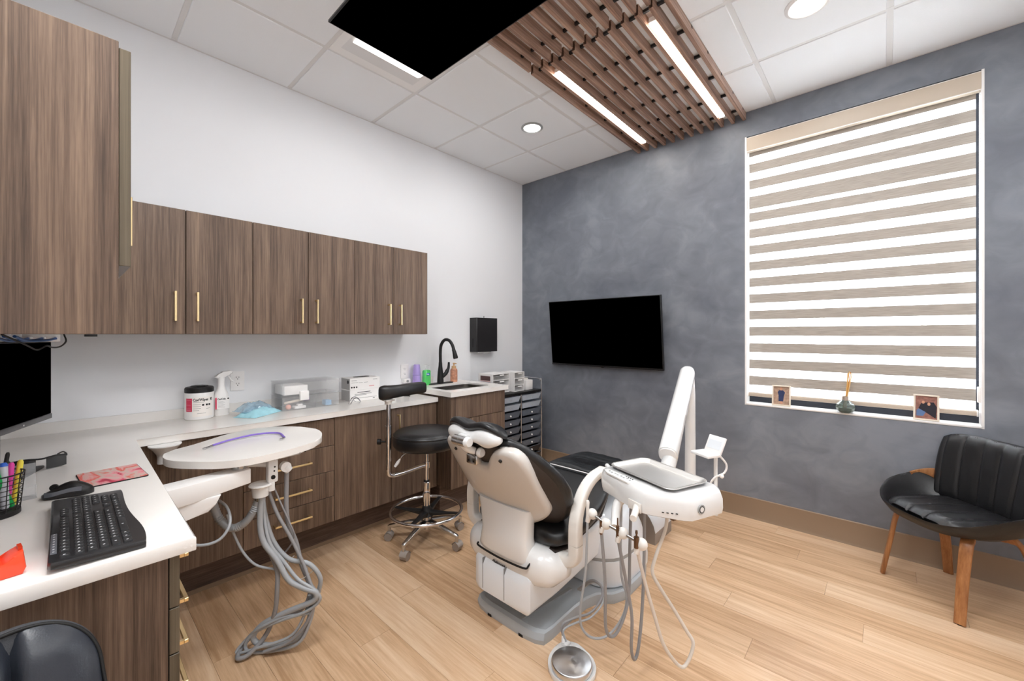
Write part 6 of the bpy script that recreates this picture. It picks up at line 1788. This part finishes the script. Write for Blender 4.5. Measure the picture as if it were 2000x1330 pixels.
# clear card holder behind
t = thing('card_holder', 'small clear acrylic card holder beside the pen basket', 'card holder', (1.112, -3.553, CT))
TH = Matrix.Translation((1.118, -3.562, CT)) @ Matrix.Rotation(math.radians(95), 4, 'Z')
b = B(); b.box((-0.045, -0.003, 0), (0.045, 0.0, 0.095), M=TH @ Matrix.Rotation(-0.16, 4, 'X')); obj('back_panel', b, M['clear'], t)
b = B(); b.box((-0.045, -0.040, 0), (0.045, -0.037, 0.035), M=TH); b.box((-0.045, -0.040, 0.0), (0.045, 0.0, 0.003), M=TH); b.box((-0.045, -0.037, 0.003), (-0.042, -0.004, 0.032), M=TH); b.box((0.042, -0.037, 0.003), (0.045, -0.004, 0.032), M=TH); obj('tray', b, M['clear'], t)
t = thing('binder_clips', 'black binder clips gathered in the clear holder', 'clips', (1.12, -3.57, CT+0.01)) if False else None
b = B(); b.tube([(1.150, -3.585, CT+0.012), (1.14, -3.56, CT+0.05), (1.13, -3.545, CT+0.062), (1.125, -3.56, CT+0.04), (1.135, -3.59, CT+0.03)], 0.0035, 6); b.box((1.13, -3.60, CT+0.001), (1.16, -3.575, CT+0.035), 0.003)
tag(obj('binder_clip', b, M['matte_black']), 'black binder clip between the pen basket and the clear holder', 'clip')

# tape dispenser
t = thing('tape_dispenser', 'bright orange-red tape dispenser with white tape at the left edge', 'tape dispenser', (1.70, -3.585, CT), math.radians(8))
sh = [(-0.085, 0.0), (0.065, 0.0), (0.070, 0.012), (0.066, 0.046), (0.052, 0.040), (0.040, 0.026), (0.030, 0.028), (0.018, 0.050), (0.006, 0.058), (-0.05, 0.060), (-0.08, 0.040)]
b = B(); b.prism([(p[0], p[1]) for p in sh], -0.027, 0.027, ax='x', bev=0.004)
obj('body', b, mat('orange_red', (252, 78, 42), 0.3, coat=0.3), t, 40, local=True)
b = B(); b.cyl((-0.010, -0.002, 0.070), (0.010, -0.002, 0.070), 0.034, n=28); obj('tape_roll', b, mat('tape_white', (250, 248, 236), 0.4), t, local=True)
b = B(); b.cyl((-0.012, -0.002, 0.070), (0.012, -0.002, 0.070), 0.014, n=20); obj('tape_core', b, yl, t, local=True)
b = B(); b.box((-0.012, 0.060, 0.045), (0.012, 0.066, 0.051)); obj('cutter', b, mat('cutter_red', (200, 60, 30), 0.3), t, local=True)

# monitor
ex = V((0.588-0.915, -3.490+3.598, 0)).normalized()     # towards its far edge
TMn = frame((0.588, -3.4935, 0), -ex, (0, 0, 1))
t = thing('monitor', 'black computer monitor cut off by the left picture edge', 'monitor', (0.83, -3.59, CT))
MW = 0.545
b = B(); b.box((0, 1.045, -0.035), (MW, 1.350, 0), 0.004, M=frame((0.588, -3.4935, 0), -ex, (0, 0, 1)))
flip = (-ex).cross(V((0, 0, 1)))
sgn = 1 if flip.dot(V((1, 1, 0))) > 0 else -1
b.bm.free(); b = B()
def MB_(x0, x1, z0, z1, f0, f1, bev=0.0):
    Tm = Matrix(((-ex.x, nrm.x, 0, 0.588), (-ex.y, nrm.y, 0, -3.4935), (0, 0, 1, 0), (0, 0, 0, 1)))
    b.box((x0, f0, z0), (x1, f1, z1), bev, M=Tm)
nrm = V((0.29, 0.957, 0)).normalized(); nrm = (nrm-ex*nrm.dot(ex)).normalized()
MB_(0, MW, 1.045, 1.348, -0.035, 0.0, 0.004); obj('casing', b, mat('monitor_grey', (58, 58, 60), 0.4), t)
b = B(); MB_(0.006, MW-0.006, 1.066, 1.341, -0.0005, 0.0012); obj('screen', b, M['screen'], t)
b = B(); MB_(0.0, MW, 1.046, 1.064, 0.0, 0.0022, 0.0008); lb = obj('lower_bezel', b, mat('bezel_grey', (72, 72, 74), 0.35), t)
b = B(); MB_(0.20, 0.205, 1.052, 1.057, 0.0022, 0.0030); obj('power_light', b, M['white'], lb)
b = B(); MB_(MW/2-0.03, MW/2+0.03, CT+0.008, 1.20, -0.065, -0.035, 0.004); MB_(MW/2-0.11, MW/2+0.11, CT, CT+0.010, -0.13, 0.04, 0.004); obj('stand', b, M['matte_black'], t)

# network gear and cables under the foreground wall cabinet
t = thing('patch_panel', 'small white network box with blue cables below the foreground wall cabinet', 'network box', (0.74, -3.51, 1.345))
b = B(); b.box((0.66, -3.56, 1.345), (0.745, -3.47, 1.3715), 0.002); obj('box_body', b, M['white'], t)
for k in range(3):
    b = B(); b.cyl((0.745, -3.54+0.03*k, 1.358), (0.80, -3.545+0.032*k, 1.357), 0.006, n=8); obj('plug', b, M['cool'], t)
    b = B(); b.tube([(0.80, -3.545+0.032*k, 1.357), (0.87, -3.56+0.03*k, 1.352), (0.97, -3.58+0.02*k, 1.352), (1.08, -3.60+0.02*k, 1.366)], 0.0042, 8); obj('cable', b, mat('cable_blue', (38, 82, 142), 0.45), t, 60)
b = B(); b.tube([(0.60, -3.46, 1.3716), (0.64, -3.455, 1.345), (0.70, -3.47, 1.326), (0.78, -3.49, 1.325), (0.86, -3.50, 1.333), (0.96, -3.52, 1.322), (1.05, -3.54, 1.34), (1.14, -3.58, 1.3716)], 0.0028, 6)
tag(obj('cable', b, M['rubber'], sharp=60), 'thin black cable sagging in front of the monitor top', 'cable')
b = B(); b.box((0.36, -3.40, 1.362), (0.42, -3.36, 1.3722), 0.001); tag(obj('cabinet_light', b, M['matte_black']), 'small black fitting under the corner wall cabinet', 'light')

# ---------------------------------------------------------------- task chair at the lower left
t = thing('task_chair', 'dark blue-black padded task chair backrest at the lower left corner', 'chair', (2.03, -3.52, 0), 0)
BCp = V((1.857, -3.528, 0.852))       # top middle of the backrest
nf = V((0.86, 0.15, 0.33)).normalized()      # towards the camera
ru = V((-0.15, 0.90, 0.0)).normalized()    # across, towards the picture's right
ru = (ru-nf*ru.dot(nf)).normalized(); up = nf.cross(ru); up = up if up.z > 0 else -up
def BK(u, v, f): return BCp+ru*u+up*v+nf*f
outl = []
for i in range(41):
    a = PI*i/40
    outl.append((0.114*math.copysign(abs(math.cos(a))**0.9, math.cos(a)), -0.120+0.120*math.sin(a)**0.97))
outl += [(-0.120, -0.22), (-0.116, -0.30), (-0.08, -0.35), (0.08, -0.35), (0.116, -0.30), (0.120, -0.22)]
def rk(k, f, vs_=0.0, c=(0, -0.17)): return [BK(c[0]+(p[0]-c[0])*k, c[1]+(p[1]-c[1])*k, f) for p in outl]
b = B(); b.loft([rk(0.9, -0.055), rk(0.985, -0.045), rk(1.0, -0.03), rk(1.0, -0.008), rk(0.985, -0.001)]); obj('back_rim', b, mat('mesh_grey', (62, 64, 68), 0.7, bump=0.4, bscale=700), t, 60)
b = B(); b.tube([p for p in rk(0.965, 0.001)], 0.0032, 6, 1, closed=True, smooth=False); obj('piping', b, M['rubber'], t, 70)
b = B(); G = []
for i in range(33):
    u = -1+2*i/32
    col_ = []
    for j in range(25):
        v = j/24
        # inside the outline: map to disc-like shape
        vv = -0.007-0.33*v
        half_w = 0.107*min(1, (1-max(0, (0.120+vv)/0.120)**2.1)**0.5 if vv > -0.120 else 1.0)+0.001
        x = u*half_w
        groove = math.exp(-((x)/0.008)**2)
        puff = 0.028*(1-abs(u)**3)*min(1, (v*6)**0.7)-0.022*groove
        col_.append(BK(x, vv, 0.001+puff))
    G.append(col_)
b.surf(G); obj('back_pad', b, M['leather_blue'], t, 70)
b = B(); b.loft([sect((2.14, -3.50, z), (1, 0, 0), (0, 1, 0), 0.21*k, 0.21*k, 32, 2.8) for z, k in ((0.43, 0.85), (0.44, 0.97), (0.47, 1.0), (0.50, 0.97), (0.515, 0.80))]); obj('seat', b, M['leather_blue'], t, 60)
b = B(); b.tube([BK(0, -0.28, -0.05), (1.86, -3.53, 0.50), (1.93, -3.52, 0.42), (2.10, -3.50, 0.42)], 0.018, 10); obj('back_bar', b, M['matte_black'], t, 60)
b = B(); b.cyl((2.14, -3.50, 0.09), (2.14, -3.50, 0.43), 0.022); obj('column', b, M['chrome'], t)
for k in range(5):
    a = 2*PI*k/5+0.25; d = V((math.cos(a), math.sin(a), 0)); c0 = V((2.14, -3.50, 0)); n_ = V((-d.y, d.x, 0)); L_ = 0.19
    b = B(); b.loft([sect(c0+d*0.01+V((0, 0, 0.10)), n_, (0, 0, 1), 0.022, 0.02, 10, 4), sect(c0+d*L_+V((0, 0, 0.075)), n_, (0, 0, 1), 0.012, 0.010, 10, 4)]); b.cyl(c0+d*(L_-0.005)+V((0, 0, 0.05)), c0+d*(L_-0.005)+V((0, 0, 0.078)), 0.008, n=8); lg = obj('leg', b, M['matte_black'], t)
    b = B(); w0 = c0+d*(L_-0.005); b.cyl(w0-n_*0.018+V((0, 0, 0.026)), w0+n_*0.018+V((0, 0, 0.026)), 0.0255, n=18); obj('caster_wheel', b, M['rubber'], lg)
